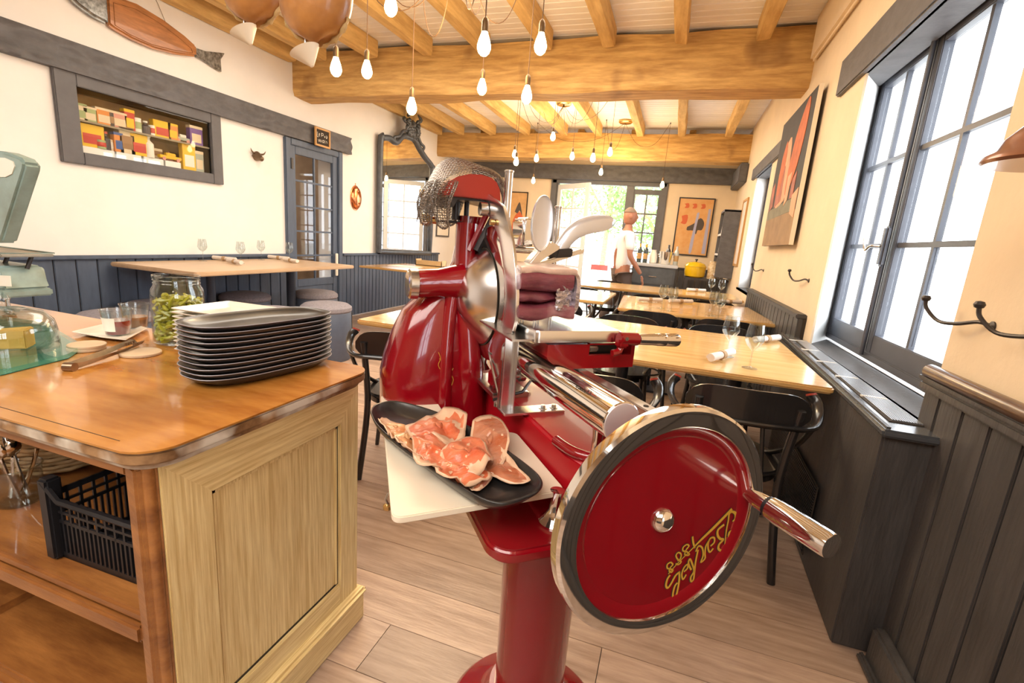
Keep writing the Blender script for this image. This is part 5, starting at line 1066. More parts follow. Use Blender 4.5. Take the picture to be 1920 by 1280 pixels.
# fish trophy board
fs = thing('fish_board', 'mounted fish with wooden body panel high on the white wall', 'wall trophy', (XL + .002, 0, 0))
def wallpoly(pts, x0, x1, nm, m_, par, dy=0, **k):
    P = [L_(*q) for q in pts]; return MB().loft([[(x, y, z) for y, z in P] for x in (x0, x1)]).build(nm, m_, par, **k)
sil = mat('fish_silver', (.42, .42, .40), .3, .6, var=.7, col2=(.10, .10, .09), vscale=30)
wallpoly([(190, -8), (210, -6), (250, 8), (300, 38), (340, 68), (362, 88), (362, 107), (320, 102), (280, 92), (240, 75), (205, 55), (193, 45)], .0, .055, 'wood_body', mat('fish_wood', (.50, .20, .06), .35, var=.4, vscale=7, stretch=(1, 1, 6), coat=.4), fs, bevel=.018, seg=3)
wallpoly([(110, -18), (150, -22), (192, -10), (196, 48), (165, 32), (135, 10)], .0, .06, 'fish_head', sil, fs, bevel=.02, seg=3)
wallpoly([(360, 89), (380, 96), (417, 100), (409, 112), (411, 136), (392, 124), (374, 112), (362, 106)], .01, .035, 'tail_fin', sil, fs, bevel=.006)
q = [L_(*w_) for w_ in ((203, 6), (245, 18), (290, 44), (330, 74), (350, 92), (352, 100), (318, 95), (275, 84), (235, 66), (206, 48), (203, 6))]; MB().tube([(.057, y, z) for y, z in q], .0025, n=5).build('carved_line', M['cabdark'], fs)
y_, z_ = L_(140, -8); MB().lat((.055, y_, z_), (.07, y_, z_), [(.001, 0), (.016, 0), (.014, .006), (.001, .010)], 20).build('eye', M['ink'], fs)
q = [L_(*w_) for w_ in ((308, 42), (294, 8), (280, -20), (285, -60))]; MB().tube([(.012, y, z) for y, z in q], .0018, n=5).build('hanging_string', M['cord'], fs)
# bull head ornament
y_, z_ = L_(480, 294); bh = thing('bull_head_ornament', 'small bronze bull head with horns on the white wall', 'ornament', (XL, y_, z_)); bz_ = mat('bronze', (.20, .14, .09), .4, .8)
MB().lat((0, 0, .012), (.10, 0, -.03), [(.001, 0), (.05, .002), (.045, .03), (.030, .06), (.024, .09), (.010, .10), (.001, .102)], 20).build('head', bz_, bh)
for s in (-1, 1): MB().tube(smoothpts([(.02, s * .03, .03), (.03, s * .075, .04), (.035, s * .10, .075)], 4), [.012, .011, .010, .009, .008, .007, .005, .003, .001], n=8).build('horn', bz_, bh); MB().tube([(.02, s * .04, .01), (.02, s * .075, .0)], [.012, .003], n=6).build('ear', bz_, bh)
# copper mould
y_, z_ = L_(666, 371); cm = thing('copper_mould', 'oval copper fish mould hanging left of the tall mirror', 'mould', (XL + .002, y_, z_)); cpm = mat('copper', (.72, .27, .12), .22, 1)
MB().loft([[(d, .115 * s * math.cos(t), .170 * s * math.sin(t)) for t in [2 * PI * j / 36 for j in range(36)]] for s, d in ((1, 0), (1, .006), (.93, .008), (.85, .035), (.6, .05), (.2, .055))]).build('dish', cpm, cm, smooth=50)
MB().loft([[(.045 + d, .03 * math.sin(i * .45) + w * math.cos(t), -.10 + i * .025 + 0 * t) for t, d in ((0, 0), (PI / 2, .018), (PI, 0))] for i, w in enumerate((.004, .030, .045, .05, .045, .03, .015, .035, .004))], close=True).build('relief', cpm, cm)
MB().tube([(.004, 0, .17), (.004, 0, .20)], .005, n=6).build('hanging_loop', cpm, cm)
# chalkboard sign
ya, za = L_(578, 239); yb_, zb_ = L_(607, 277); sg = thing('chalkboard_sign', 'small wood-framed chalkboard sign above the glazed door', 'sign', (XL + .085, (ya + yb_) / 2, (za + zb_) / 2), PI / 2); sw, sh = (yb_ - ya), .215
def framed(t, w, h, m_frame, m_bg, fw_=.02, th=.02):
    f = MB(); f.box((-w / 2, -th, -h / 2), (-w / 2 + fw_, 0, h / 2)); f.box((w / 2 - fw_, -th, -h / 2), (w / 2, 0, h / 2)); f.box((-w / 2 + fw_, -th, h / 2 - fw_), (w / 2 - fw_, 0, h / 2)); f.box((-w / 2 + fw_, -th, -h / 2), (w / 2 - fw_, 0, -h / 2 + fw_)); f.build('frame', m_frame, t, bevel=.002)
    return MB().box((-w / 2 + fw_, -th * .5, -h / 2 + fw_), (w / 2 - fw_, -.001, h / 2 - fw_)).build('panel', m_bg, t, smooth=0)
pn = framed(sg, sw, sh, mat('sign_frame', (.55, .30, .10), .5), M['ink'], .022)
def vstroke(t, strokes_, m_, nm, yv, w):
    mb = MB(); mb.M = Matrix(((1, 0, 0, 0), (0, 0, -1, yv), (0, 1, 0, 0), (0, 0, 0, 1)))
    for st in strokes_: ribbon(mb, [(p.x, p.y) for p in smoothpts([(x, y, 0) for x, y in st], 4)], w)
    return mb.build(nm, m_, t, smooth=0)
vstroke(pn, [[(-.09, .055), (-.095, .0), (-.075, .0)], [(-.06, .02), (-.05, .035), (-.06, .04), (-.065, .015), (-.05, .01)], [(-.02, .055), (-.02, .01)], [(-.02, .05), (.01, .05), (.01, .03), (-.02, .03)], [(.03, .03), (.04, .01), (.05, .03)], [(.065, .035), (.08, .035), (.08, .01), (.065, .012), (.08, .025)], [(-.08, -.03), (-.06, -.055), (-.05, -.025), (-.03, -.055), (-.02, -.025)], [(0, -.03), (.02, -.025), (.02, -.05), (0, -.05), (0, -.03)], [(.04, -.02), (.045, -.055)], [(.06, -.03), (.075, -.03), (.08, -.05)]], M['paper'], 'chalk_writing', -.0115, .005)
# tall mirror
ya = 6.42; yb_ = 7.74; mrr = thing('tall_mirror', 'tall dark-framed mirror with carved crest against the white wall', 'mirror', (XL + .15, (ya + yb_) / 2, 0), PI / 2 - math.radians(9)); mw = (yb_ - ya) / 2
dk = mat('mirror_frame', (.10, .11, .125), .35, .3, var=.3, vscale=12)
oz = [(-mw, .93), (-mw, 2.50), (-mw + .05, 2.60), (-mw + .20, 2.63), (-.30, 2.60), (-.15, 2.72), (0, 2.74), (.15, 2.72), (.30, 2.60), (.45, 2.50), (mw - .03, 2.40), (mw, 2.25), (mw, .93)]
op = smoothpts([(x, z, 0) for x, z in oz], 4); 
MB().loft([[(p.x * .94, -.012 - d, .93 + (p.y - .93) * .975) for p in op] for d in (0, .004)]).build('mirror_glass', M['mirror'], mrr, smooth=0)
MB().loft([[(p.x, d, p.y) for p in op] for d in (.0, -.010)]).build('backboard', dk, mrr)
MB().tube([(p.x * .965, -.025, p.y) for p in op] + [(-mw * .965, -.025, .95)], .042, n=10, cap=False).build('frame_moulding', dk, mrr)
cb = MB(); rd = random.Random(9)
for i in range(36):
    a = rd.uniform(0, PI); r_ = rd.uniform(.0, .22); c = Vector((r_ * math.cos(a) * 1.2, -.05, 2.80 + r_ * math.sin(a) * 1.15)); s = rd.uniform(.04, .07); an = rd.uniform(0, 6.28)
    cb.tube(smoothpts([c, c + Vector((math.cos(an) * s, -.02, math.sin(an) * s)), c + Vector((math.cos(an + 1) * s * 1.6, -.01, math.sin(an + 1) * s * 1.6))], 3), [.02, .026, .03, .03, .026, .018, .008], n=7)
for s in (-1, 1): cb.tube(smoothpts([(0, -.04, 2.78), (s * .16, -.05, 2.80), (s * .26, -.05, 2.70), (s * .36, -.04, 2.66), (s * .33, -.04, 2.60)], 5), .022, n=8)
cb.build('carved_crest', dk, mrr, smooth=80)
# picture on left wall past the mirror
pc2 = thing('framed_picture', 'dark framed pale picture on the far left wall beside the mirror', 'picture', (XL + .002, 8.70, 1.60), PI / 2); framed(pc2, .55, .75, M['greypaint'], M['paper'], .03)

# ================================================================== RIGHT WALL DECOR
def patches(t, items, yv):
    for i, (nm, m_, pts) in enumerate(items):
        mb = MB(); P = smoothpts([(x, z, 0) for x, z in pts + [pts[0]]], 3)[:-1] if len(pts) > 4 else [Vector((x, z, 0)) for x, z in pts]
        mb.loft([[(p.x, yv - .0004 * (i + 1), p.y) for p in P], [(p.x, yv, p.y) for p in P]]); mb.build(nm, m_, t, smooth=0)
pa = thing('canvas_painting', 'large unframed canvas with orange and pink shapes on black', 'painting', (XR - .03, 4.76, 1.97), -PI / 2); pw, ph = 1.20, 1.12
cv = MB().box((-pw / 2, -.03, -ph / 2), (pw / 2, 0, ph / 2)).build('canvas', mat('canvas_black', (.045, .04, .04), .7, var=.3), pa, bevel=.003)
MB().box((pw / 2, -.031, -ph / 2), (pw / 2 + .004, 0, ph / 2)).build('canvas_edge', M['white'], cv)
om = mat('paint_orange', (.66, .17, .06), .7, var=.35, vscale=9); pm_ = mat('paint_peach', (.76, .42, .25), .7, var=.25, vscale=9); bm_ = mat('paint_brown', (.36, .22, .10), .7, var=.3, vscale=6); ol_ = mat('paint_olive', (.24, .22, .14), .7, var=.3, vscale=9); ro = mat('paint_rose', (.50, .17, .12), .7, var=.4, vscale=9)
patches(cv, [('brown_field', bm_, [(-.6, -.56), (.6, -.56), (.6, -.30), (-.6, -.32)]), ('olive_band', ol_, [(-.6, -.32), (.45, -.30), (.45, -.20), (-.6, -.23)]), ('peach_shape', pm_, [(-.22, .30), (-.05, .34), (.05, .10), (.12, -.15), (-.10, -.22), (-.30, -.20), (-.32, .05)]), ('rose_shape', ro, [(-.55, -.02), (-.45, .02), (-.40, -.20), (-.55, -.24)]), ('rose_shape', ro, [(-.34, .08), (-.10, .12), (-.05, -.18), (-.32, -.22)]), ('orange_shape', om, [(-.32, .22), (-.22, .34), (-.14, .20), (-.16, -.05), (-.26, -.12), (-.33, .0)]), ('orange_shape', om, [(.05, .05), (.12, .30), (.30, .50), (.42, .52), (.44, .30), (.36, .05), (.20, -.12), (.08, -.14)]), ('peach_shape', pm_, [(.10, .0), (.24, .02), (.22, -.20), (.12, -.24)]), ('rose_shape', ro, [(.30, -.05), (.42, .0), (.42, -.2), (.30, -.2)]), ('peach_shape', pm_, [(.40, -.18), (.58, -.14), (.58, -.36), (.42, -.32)])], -.031)
pf = thing('framed_print', 'narrow wood-framed picture on right wall beyond the second window', 'picture', (XR - .002, 7.75, 1.62), -PI / 2); framed(pf, .50, .95, mat('pine_frame', (.50, .28, .10), .5), M['napkin'], .035)
def hook(px, py, label):
    q = onx(px, py, XR); t = thing('coat_hook', label, 'coat hook', (XR, q.y, q.z), 0, 'iron coat hooks on the right wall')
    MB().lat((0, 0, 0), (-.2, 0, 0), [(.014, 0), (.014, .004), (.006, .008), (.001, .010)], 16).build('wall_plate', M['darkmetal'], t)
    MB().tube(smoothpts([(-.005, 0, 0), (-.02, .03, .006), (-.04, .09, -.01), (-.06, .15, -.012), (-.08, .19, .02), (-.085, .195, .045)], 5), .0055, n=8).build('hook_arm', M['darkmetal'], t)
    MB().lathe([(.001, 0), (.010, .004), (.013, .012), (.009, .020), (.001, .022)], 16).build('knob', M['darkmetal'], t, loc=(-.085, .197, .04))
hook(1862, 612, 'iron coat hook nearest us, above the brown rail'); hook(1517, 526, 'iron coat hook below the canvas painting'); hook(1432, 507, 'iron coat hook beside the second window'); hook(2012, 640, 'iron coat hook cut off by the right picture edge')
# wall lamp, mostly outside the frame
q = onx(1905, 322, .70); wlp = thing('wall_lamp', 'copper shaded wall lamp at the right picture edge', 'wall lamp', (q.x + .01, q.y - .10, q.z)); 
MB().lathe([(.110, 0), (.116, .006), (.112, .016), (.095, .026), (.085, .05), (.055, .085), (.03, .10), (.001, .105)], 40).build('shade', mat('lamp_copper', (.30, .13, .07), .3, .5, coat=.5), wlp); MB().lathe([(.001, -.035), (.025, -.030), (.04, -.01), (.04, .0), (.001, .004)], 24).build('bulb_cover', M['navy'], wlp)
MB().tube([(0, 0, .10), (.05, 0, .14), (XR - q.x - .012, 0, .12)], .008).build('arm', M['darkmetal'], wlp)

# ================================================================== HAMS FROM THE CEILING
hc = mat('cured_skin', (.50, .22, .05), .4, var=.6, col2=(.20, .06, .012), vscale=5, bump=.4, bscale=14, coat=.3); hf2 = mat('ham_rim_fat', (.66, .46, .20), .5, var=.4, vscale=20, bump=.5)
def ham(px, py, yv, R_, label, rz, stamp):
    c = ony(px, py, yv); t = thing('hanging_ham', label, 'ham', c, rz, 'hams hanging over the counter'); mb = MB(); rings = []
    for i in range(22):
        u = i / 21; z = -R_ * .80 + u * R_ * 3.0; rr = R_ * ((1 - (1 - min(u / .38, 1)) ** 2) ** .42) * (1 - .72 * max(0, (u - .38) / .62) ** .8)
        rings.append([((rr + .002) * math.cos(a) * (1 + .04 * noise.noise(Vector((math.cos(a) * 1.5, math.sin(a) * 1.5, u * 3 + px)))), rr * .62 * math.sin(a) + .001 * math.sin(a), z + .01 * math.cos(a * 2)) for a in [2 * PI * j / 36 for j in range(36)]])
    mb.loft(rings).build('ham', hc, t, smooth=80)
    MB().tube([((R_ * 1.0) * math.cos(a), .015 + .01 * math.sin(a * 3), (R_ * .92) * math.sin(a) + .02) for a in [-2.7 + 2.3 * j / 20 for j in range(21)]], [.007 + .004 * math.sin(j * 1.9) for j in range(21)], n=7).build('fat_rim', hf2, t)
    MB().tube([(0, 0, R_ * 2.2), (0, .0, 3.18 - c.z)], .004, n=6).build('hanging_cord', M['cord'], t)
    MB().cyl((-.03, -.01, -R_ * .7), (-.035, -.01, -R_ * 1.0), .005).build('drip_pin', M['steel'], t)
    cn = MB().lathe([(.001, -.052), (.006, -.052), (.050, .0), (.048, .0), (.005, -.049), (.001, -.049)], 28).build('drip_cone', mat('paper_cone', (.86, .76, .58), .45), t, loc=(-.034, -.012, -R_ * .98), rot=(.15, -.45, 0))
    if stamp:
        sm = MB()
        for k_ in range(4): sm.tube([(-.022 + .015 * k_, -R_ * .63 - .004, .0), (-.022 + .015 * k_, -R_ * .63 - .004, .045)], .0025, n=4); sm.tube([(-.028, -R_ * .63 - .004, .004 + .012 * k_), (.028, -R_ * .63 - .004, .004 + .012 * k_)], .0025, n=4)
        sm.tube([(.034 * math.cos(j * .42), -R_ * .63 - .004, .022 + .034 * math.sin(j * .42)) for j in range(16)], .003, n=4); sm.build('branded_stamp', mat('stamp_red', (.30, .04, .015), .6), t)
ham(474, -8, 1.55, .120, 'cured ham with a branded stamp, left of the two hanging', .15, True); ham(592, 18, 1.42, .125, 'darker cured ham, right of the two hanging', .1, False)

# ================================================================== BULB CLUSTERS
def cluster(label, can, bulbs, sags=(.30, .42, .36)):
    c = Vector(can); t = thing('pendant_cluster', label, 'ceiling lamp', c)
    MB().lathe([(.001, -.035), (.09, -.033), (.105, -.02), (.105, 0), (.001, 0)], 32).build('canopy', M['brass'], t)
    for bi_, (px, py, yv) in enumerate(bulbs):
        p = ony(px, py, yv) - c
        b = MB().lathe([(.001, -.062), (.014, -.060), (.026, -.048), (.0325, -.030), (.0325, -.018), (.026, .008), (.017, .032), (.0135, .045), (.001, .046)], 24).build('bulb', M['bulb'], t, loc=p)
        MB().lathe([(.0145, .040), (.0160, .045), (.0160, .082), (.012, .096), (.004, .104), (.001, .104)], 16).build('socket', mat('aged_brass', (.16, .10, .05), .4, .7), t, loc=p)
        hk = Vector((p.x, p.y, -.03 if True else 0)); pts = [p + Vector((0, 0, .09)), p + Vector((0, 0, .3 if p.z < -.5 else .1)), Vector((p.x, p.y, 0))]
        MB().tube(pts, .0028, n=6).build('cord', M['cord'], t)
        d = Vector((p.x, p.y, 0)); sag = sags[bi_ % len(sags)]
        MB().tube(smoothpts([Vector((p.x, p.y, -.005)), d * .75 + Vector((0, 0, -sag * .8)), d * .5 + Vector((0, 0, -sag)), d * .25 + Vector((0, 0, -sag * .8)), Vector((0, 0, -.03))], 5), .0028, n=6).build('slack_cord', M['cord'], t)
        MB().cyl((p.x, p.y, -.02), (p.x, p.y, 0), .008, n=8).build('ceiling_hook', M['darkmetal'], t)
    lg_ = bpy.data.lights.new('bulb_light', 'POINT'); lg_.energy = 7 * len(bulbs); lg_.color = (1, .70, .36); lg_.shadow_soft_size = .3
    lo = bpy.data.objects.new('bulb_light', lg_); COL.objects.link(lo); lo.parent = t; lo.location = (0, 0, -.75)
    return t
cluster('nearest cluster of bare bulbs on looping cords before the big beam', (-1.35, 2.75, 3.19), [(733, 5, 2.35), (908, 78, 2.3), (1014, 78, 2.6), (630, 122, 2.55), (688, 127, 2.75), (772, 196, 2.9), (904, 160, 3.3), (988, 174, 3.0)], (.62, .75, .55, .68))
cl2 = cluster('middle cluster of bare bulbs hanging between the two oak beams', (onz(1063, 200, 3.19).x, 7.0, 3.19), [(1037, 254, 6.2), (965, 287, 6.4), (968, 301, 6.0), (1006, 295, 6.8), (1073, 291, 6.8), (1112, 294, 6.1), (1144, 283, 6.3)])
cluster('far group of bare bulbs before the dark beam', (-1.0, 8.0, 3.19), [(1000, 337, 8.1), (1127, 321, 7.9), (1242, 345, 8.1)])

# ================================================================== BACK OF THE ROOM
bp1 = thing('bullfight_poster', 'framed orange poster with a dark bull on the back wall', 'poster', (.235, YB - .012, 1.735), 0); pw_, ph_ = .60, 1.00
pn = framed(bp1, pw_, ph_, M['black'], mat('poster_orange', (.66, .32, .10), .6, var=.4, col2=(.72, .42, .18), vscale=6), .02)
patches(pn, [('red_letters', mat('poster_red', (.60, .12, .04), .6), [(x0 + -.20, .39), (x0 - .13, .40), (x0 - .12, .33), (x0 - .19, .32), (x0 - .17, .36)]) for x0 in (0, .13, .27)] + [('red_figure', mat('poster_red', (.6, .12, .04), .6), [(-.22, .18), (-.12, .20), (-.13, .05), (-.22, .06), (-.2, .1)]), ('dark_bull', mat('poster_dark', (.08, .06, .05), .6), [(-.10, .0), (.0, .06), (.10, .16), (.17, .08), (.15, -.04), (.08, -.05), (.06, -.12), (.0, -.06), (-.1, -.06)]), ('matador', mat('poster_blue', (.42, .42, .60), .6), [(.03, .24), (.07, .24), (.05, .0), (.03, -.42), (-.02, -.42), (.01, .0)]), ('pale_stripe', mat('poster_blue', (.42, .42, .60), .6), [(.21, .32), (.25, .32), (.26, -.45), (.20, -.45)])], -.0105)
bp2 = thing('framed_print', 'framed orange print on the back wall, left of the doorway', 'poster', (-3.12, YB - .012, 1.77), 0); pn = framed(bp2, .50, .86, M['ink'], mat('poster_sand', (.70, .40, .16), .6, var=.2), .018)
patches(pn, [('red_skirt', mat('poster_red', (.60, .12, .04), .6), [(-.05, -.35), (.2, -.35), (.18, -.05), (.08, .05), (-.02, -.1)]), ('dark_dancer', mat('poster_dark', (.08, .06, .05), .6), [(.0, .05), (.06, .20), (.10, .22), (.16, -.02), (.10, .08), (.06, .02)])], -.0105)
# sideboard
sb = thing('sideboard', 'low grey sideboard with pale top at the back wall', 'sideboard', (-.30, 8.35, 0)); sbm = mat('sideboard_grey', (.10, .11, .12), .5, var=.3)
MB().box((-.34, -.22, .10), (.34, .22, 1.02)).build('carcass', sbm, sb, bevel=.006); MB().box((-.37, -.25, 1.02), (.37, .25, 1.07)).build('top', mat('sideboard_top', (.55, .55, .55), .4), sb, bevel=.008)
for z0_ in (.14, .44, .74): d_ = MB().box((-.31, -.235, z0_), (.31, -.218, z0_ + .26)).build('drawer', sbm, sb, bevel=.004); MB().box((-.06, -.245, z0_ + .12), (.06, -.235, z0_ + .135)).build('handle', M['steel'], d_)
for sx in (-.3, .3):
    for sy in (-.18, .18): MB().box((sx - .02, sy - .02, 0), (sx + .02, sy + .02, .1)).build('foot', sbm, sb)
def bottle(x, y, z, label, c=(.03, .05, .05), cap=(.62, .38, .05)):
    t = thing('wine_bottle', label, 'bottle', (x, y, z), 0, 'bottles on the sideboard'); MB().lathe([(.036, 0), (.038, .004), (.038, .19), (.034, .215), (.015, .25), (.014, .29), (.001, .29)], 20).build('bottle', mat('bottle_%.2f' % c[0], c, .12, coat=1), t); MB().lathe([(.0155, .245), (.0155, .30), (.001, .302)], 16).build('capsule', mat('cap_%.2f' % cap[0], cap, .35), t); MB().lathe([(.0384, .06), (.0386, .061), (.0386, .15), (.0384, .151)], 20).build('label_band', mat('bottle_label', (.50, .30, .12), .6), t)
bottle(-.56, 8.30, 1.071, 'gold-capped dark bottle at the left end of the sideboard'); bottle(-.46, 8.26, 1.071, 'gold-capped dark bottle, second on the sideboard'); 
t = thing('ice_bucket', 'steel ice bucket on the sideboard', 'bucket', (-.14, 8.32, 1.071)); MB().lathe([(.075, 0), (.08, .004), (.105, .20), (.110, .205), (.103, .204), (.076, .01), (.001, .01)], 32).build('bucket', M['chrome'], t)
for s in (-1, 1): MB().tube([(s * .10, 0, .16), (s * .125, 0, .15), (s * .12, 0, .12), (s * .098, 0, .12)], .005, n=6).build('handle', M['chrome'], t)
bottle(-.11, 8.30, 1.085, 'dark bottle standing in the steel ice bucket', (.02, .02, .03), (.05, .05, .05)); bottle(.02, 8.35, 1.071, 'clear pale bottle at the right end of the sideboard', (.45, .48, .45), (.5, .5, .5))
t = thing('glass_carafe', 'white carafe between the bottles and the ice bucket', 'carafe', (-.34, 8.36, 1.071)); MB().lathe([(.05, 0), (.06, .01), (.065, .10), (.05, .17), (.04, .20), (.045, .22), (.001, .21)], 28).build('carafe', M['china'], t)
# yellow pot and tall jar on stand, dark shelf niche on right wall
st = thing('serving_stand', 'dark serving stand in the back right corner', 'stand', (.52, 8.55, 0)); MB().box((-.33, -.25, .86), (.33, .25, .90)).build('top', M['charwood'], st, bevel=.005)
for sx in (-.3, .3):
    for sy in (-.22, .22): MB().box((sx - .025, sy - .025, 0), (sx + .025, sy + .025, .86)).build('leg', M['charwood'], st)
MB().box((-.31, -.23, .3), (.31, .23, .33)).build('lower_shelf', M['charwood'], st)
ym = mat('yellow_enamel', (.80, .50, .01), .15, coat=1); t = thing('casserole_pot', 'bright yellow lidded casserole pot on the corner stand', 'pot', (.34, 8.42, .9005)); MB().lathe([(.12, 0), (.155, .02), (.165, .08), (.165, .17), (.001, .17)], 40).build('body', ym, t); MB().lathe([(.168, .17), (.170, .18), (.14, .225), (.07, .25), (.001, .255)], 40).build('lid', ym, t); MB().lathe([(.012, .25), (.010, .27), (.025, .28), (.022, .295), (.001, .298)], 20).build('lid_knob', M['black'], t)
t = thing('storage_jar', 'tall amber storage jar right of the yellow pot', 'jar', (.60, 8.36, .9005)); MB().lathe([(.07, 0), (.075, .01), (.075, .22), (.06, .25), (.062, .28), (.001, .285)], 30).build('jar', mat('amber_jar', (.50, .30, .12), .2, var=.7, col2=(.8, .7, .5), vscale=25), t)
shf = thing('wall_shelf_unit', 'dark open shelf unit with pale shelves against the far right wall', 'shelf', (XR - .13, 8.30, 0)); q = MB(); q.box((.10, -.30, .95), (.128, .30, 1.95)); q.box((-.12, -.32, .95), (.128, -.30, 1.95)); q.box((-.12, .30, .95), (.128, .32, 1.95)); q.box((-.12, -.32, 1.93), (.128, .32, 1.96)); q.build('carcass', M['darkbeam'], shf)
for z in (.97, 1.28, 1.58): MB().box((-.12, -.30, z), (.10, .30, z + .03)).build('shelf_board', M['napkin'], shf)
for i, (yy, z) in enumerate(((-.12, 1.61), (.1, 1.61), (-.1, 1.31), (.08, 1.31), (-.05, 1.0), (.12, 1.0))):
    t = thing('storage_crock', 'pale crock on the far right shelf unit, %s shelf, %s' % (('top', 'top', 'middle', 'middle', 'bottom', 'bottom')[i], ('nearer one', 'farther one')[i % 2]), 'crock', (XR - .16, 8.30 + yy, z + .0005), 0, 'crocks on the far shelves'); MB().lathe([(.05, 0), (.065, .02), (.06, .12), (.04, .15), (.045, .165), (.001, .165)], 20).build('crock', M['napkin'] if i % 2 else M['steel'], t)

# ================================================================== MAN IN THE DOORWAY
def skin_mesh(name, pts, edges, m_, parent, lv=2):
    me = bpy.data.meshes.new(name); me.from_pydata([p[0] for p in pts], edges, []); o = bpy.data.objects.new(name, me); COL.objects.link(o); o.parent = parent; me.materials.append(m_)
    md = o.modifiers.new('skin', 'SKIN'); sv = me.skin_vertices[0].data if me.skin_vertices else None
    if sv is None:
        bpy.context.view_layer.objects.active = o; bm = bmesh.new(); bm.from_mesh(me); bm.verts.layers.skin.verify(); bm.to_mesh(me); bm.free(); sv = me.skin_vertices[0].data
    for i, p in enumerate(pts): sv[i].radius = (p[1], p[2] if len(p) > 2 else p[1]); sv[i].use_root = (i == 0)
    o.modifiers.new('sub', 'SUBSURF').levels = lv; o.modifiers['sub'].render_levels = lv
    for p in me.polygons: p.use_smooth = True
    md.use_smooth_shade = True; return o
pm2 = ony(1168, 500, 7.55)
mn = thing('person', 'man in white shirt and dark trousers walking at the back doorway', 'person', (pm2.x, 7.55, 0), math.radians(-70)); mn.scale = (1.05, 1.05, 1.05)
B = [((0, 0, .95), .11, .085), ((0, 0, 1.12), .105, .08), ((0, .01, 1.30), .14, .09), ((0, .01, 1.42), .12, .09), ((0, .01, 1.50), .055), ((0, .02, 1.58), .06)]
E_ = [(0, 1), (1, 2), (2, 3), (3, 4), (4, 5)]
def limb(base, chain):
    prev = base
    for c in chain: B.append(c); E_.append((prev, len(B) - 1)); prev = len(B) - 1
limb(3, [((.17, 0, 1.40), .055), ((.24, .02, 1.12), .042), ((.25, .16, .93), .032), ((.25, .20, .88), .028)]); limb(3, [((-.17, 0, 1.40), .055), ((-.25, -.06, 1.13), .042), ((-.25, -.04, .90), .032), ((-.25, -.02, .84), .028)])
limb(0, [((.09, 0, .86), .095), ((.10, .10, .48), .065), ((.10, .04, .10), .045), ((.10, .16, .04), .035)]); limb(0, [((-.09, 0, .86), .095), ((-.10, -.06, .48), .065), ((-.10, -.22, .12), .045), ((-.10, -.12, .04), .035)])
skin_mesh('body', B, E_, M['skin'], mn)
hd = MB(); rr_ = []
for i in range(19):
    a = -PI / 2 + PI * i / 18; rr_.append([((.078 * math.cos(a)) * math.cos(t), (.098 * math.cos(a)) * math.sin(t) + .02 + (.012 * math.exp(-((a + .05) / .18) ** 2) * max(0, math.sin(t)) ** 14 * 1.8) - (.012 if a < -.6 else 0) * (math.sin(t) < 0), 1.665 + .122 * math.sin(a)) for t in [2 * PI * j / 28 for j in range(28)]])
h_ = hd.loft(rr_).build('head', M['skin'], mn, smooth=90)
for s in (-1, 1): MB().lat((s * .078, .01, 1.665), (s * .09, .005, 1.665), [(.001, 0), (.022, .0), (.026, .008), (.018, .012), (.001, .010)], 14).build('ear', M['skin'], h_); MB().lat((s * .030, .100, 1.685), (s * .031, .112, 1.685), [(.001, 0), (.011, .001), (.008, .006), (.001, .008)], 12).build('eye', M['ink'], h_)
MB().tube([(-.025, .108, 1.615), (0, .116, 1.613), (.025, .108, 1.615)], .005, n=6).build('mouth', mat('lips', (.40, .13, .10), .5), h_)
MB().loft([[((.082 * math.cos(a)) * math.cos(t), (.102 * math.cos(a)) * math.sin(t) + .012, 1.668 + .128 * math.sin(a) - .05 * min(0, math.sin(t)) * -1 * (a < .3)) for t in [2 * PI * j / 24 for j in range(24)]] for a in (.45, .7, 1.0, 1.3, 1.5)]).build('hair', mat('hair_grey', (.20, .14, .10), .8), h_)
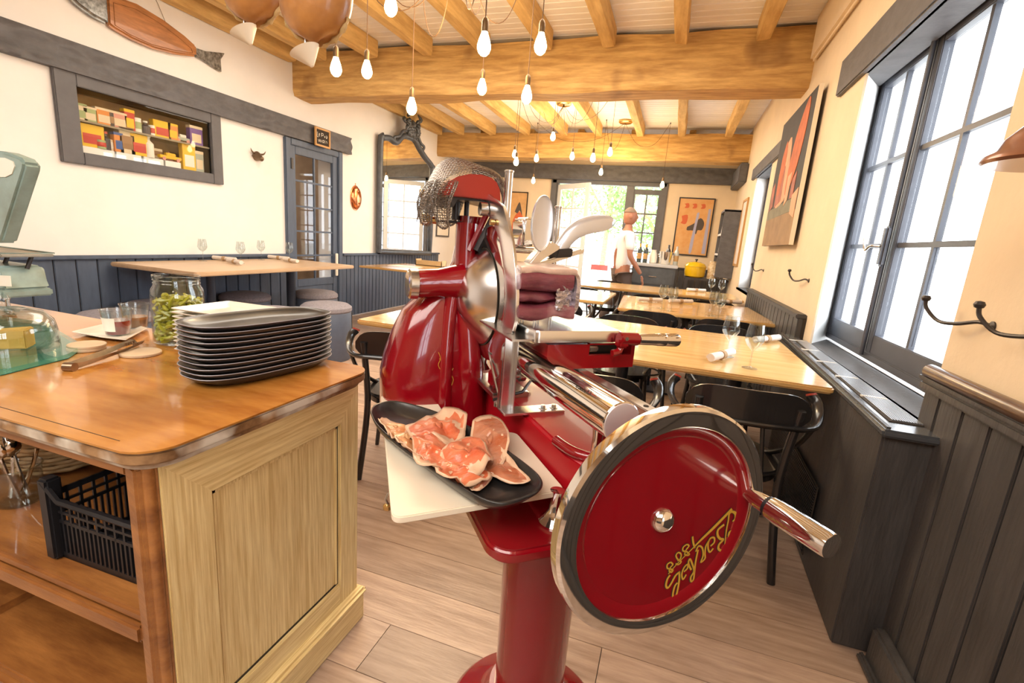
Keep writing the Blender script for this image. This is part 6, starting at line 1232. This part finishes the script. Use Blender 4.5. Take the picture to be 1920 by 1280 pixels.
Sh = [((0, 0, .84), .165, .13), ((0, 0, 1.10), .145, .115), ((0, .01, 1.30), .175, .125), ((0, .01, 1.43), .13, .10), ((0, .01, 1.48), .07, .065), ((.175, 0, 1.40), .075), ((.235, .02, 1.18), .062), ((-.175, 0, 1.40), .075), ((-.24, -.05, 1.18), .062)]
skin_mesh('shirt', Sh, [(0, 1), (1, 2), (2, 3), (3, 4), (3, 5), (5, 6), (3, 7), (7, 8)], M['shirt'], mn)
Tr = [((0, 0, .93), .14, .115), ((.09, 0, .84), .11), ((.10, .10, .48), .08), ((.10, .04, .10), .062), ((-.09, 0, .84), .11), ((-.10, -.06, .48), .08), ((-.10, -.22, .14), .062)]
skin_mesh('trousers', Tr, [(0, 1), (1, 2), (2, 3), (0, 4), (4, 5), (5, 6)], M['apron'], mn)
for hx_, hy_, hz_ in ((.25, .21, .86), (-.25, -.01, .82)):
    pts = [((hx_, hy_, hz_), .028, .016), ((hx_, hy_ + .015, hz_ - .045), .034, .014), ((hx_, hy_ + .02, hz_ - .075), .030, .013)]; ed = [(0, 1), (1, 2)]
    for k_, (dx, l) in enumerate(((-.027, .055), (-.009, .065), (.009, .062), (.026, .050))): n0 = len(pts); pts += [((hx_ + dx, hy_ + .025, hz_ - .085), .0085), ((hx_ + dx, hy_ + .035, hz_ - .085 - l * .5), .008), ((hx_ + dx, hy_ + .030, hz_ - .085 - l), .006)]; ed += [(2, n0), (n0, n0 + 1), (n0 + 1, n0 + 2)]
    n0 = len(pts); pts += [((hx_ - .035, hy_ + .03, hz_ - .04), .010), ((hx_ - .045, hy_ + .045, hz_ - .075), .008)]; ed += [(1, n0), (n0, n0 + 1)]
    skin_mesh('hand', pts, ed, M['skin'], mn, 1)
for hx_, hy_ in ((.10, .09), (-.10, -.17)): MB().loft([[(hx_ + x * s, hy_ + y * s, z) for x, y in sup(.048, .14, 24, 2.6)] for z, s in ((0, 1), (.03, 1), (.06, .85), (.085, .55))]).build('shoe', M['black'], mn)
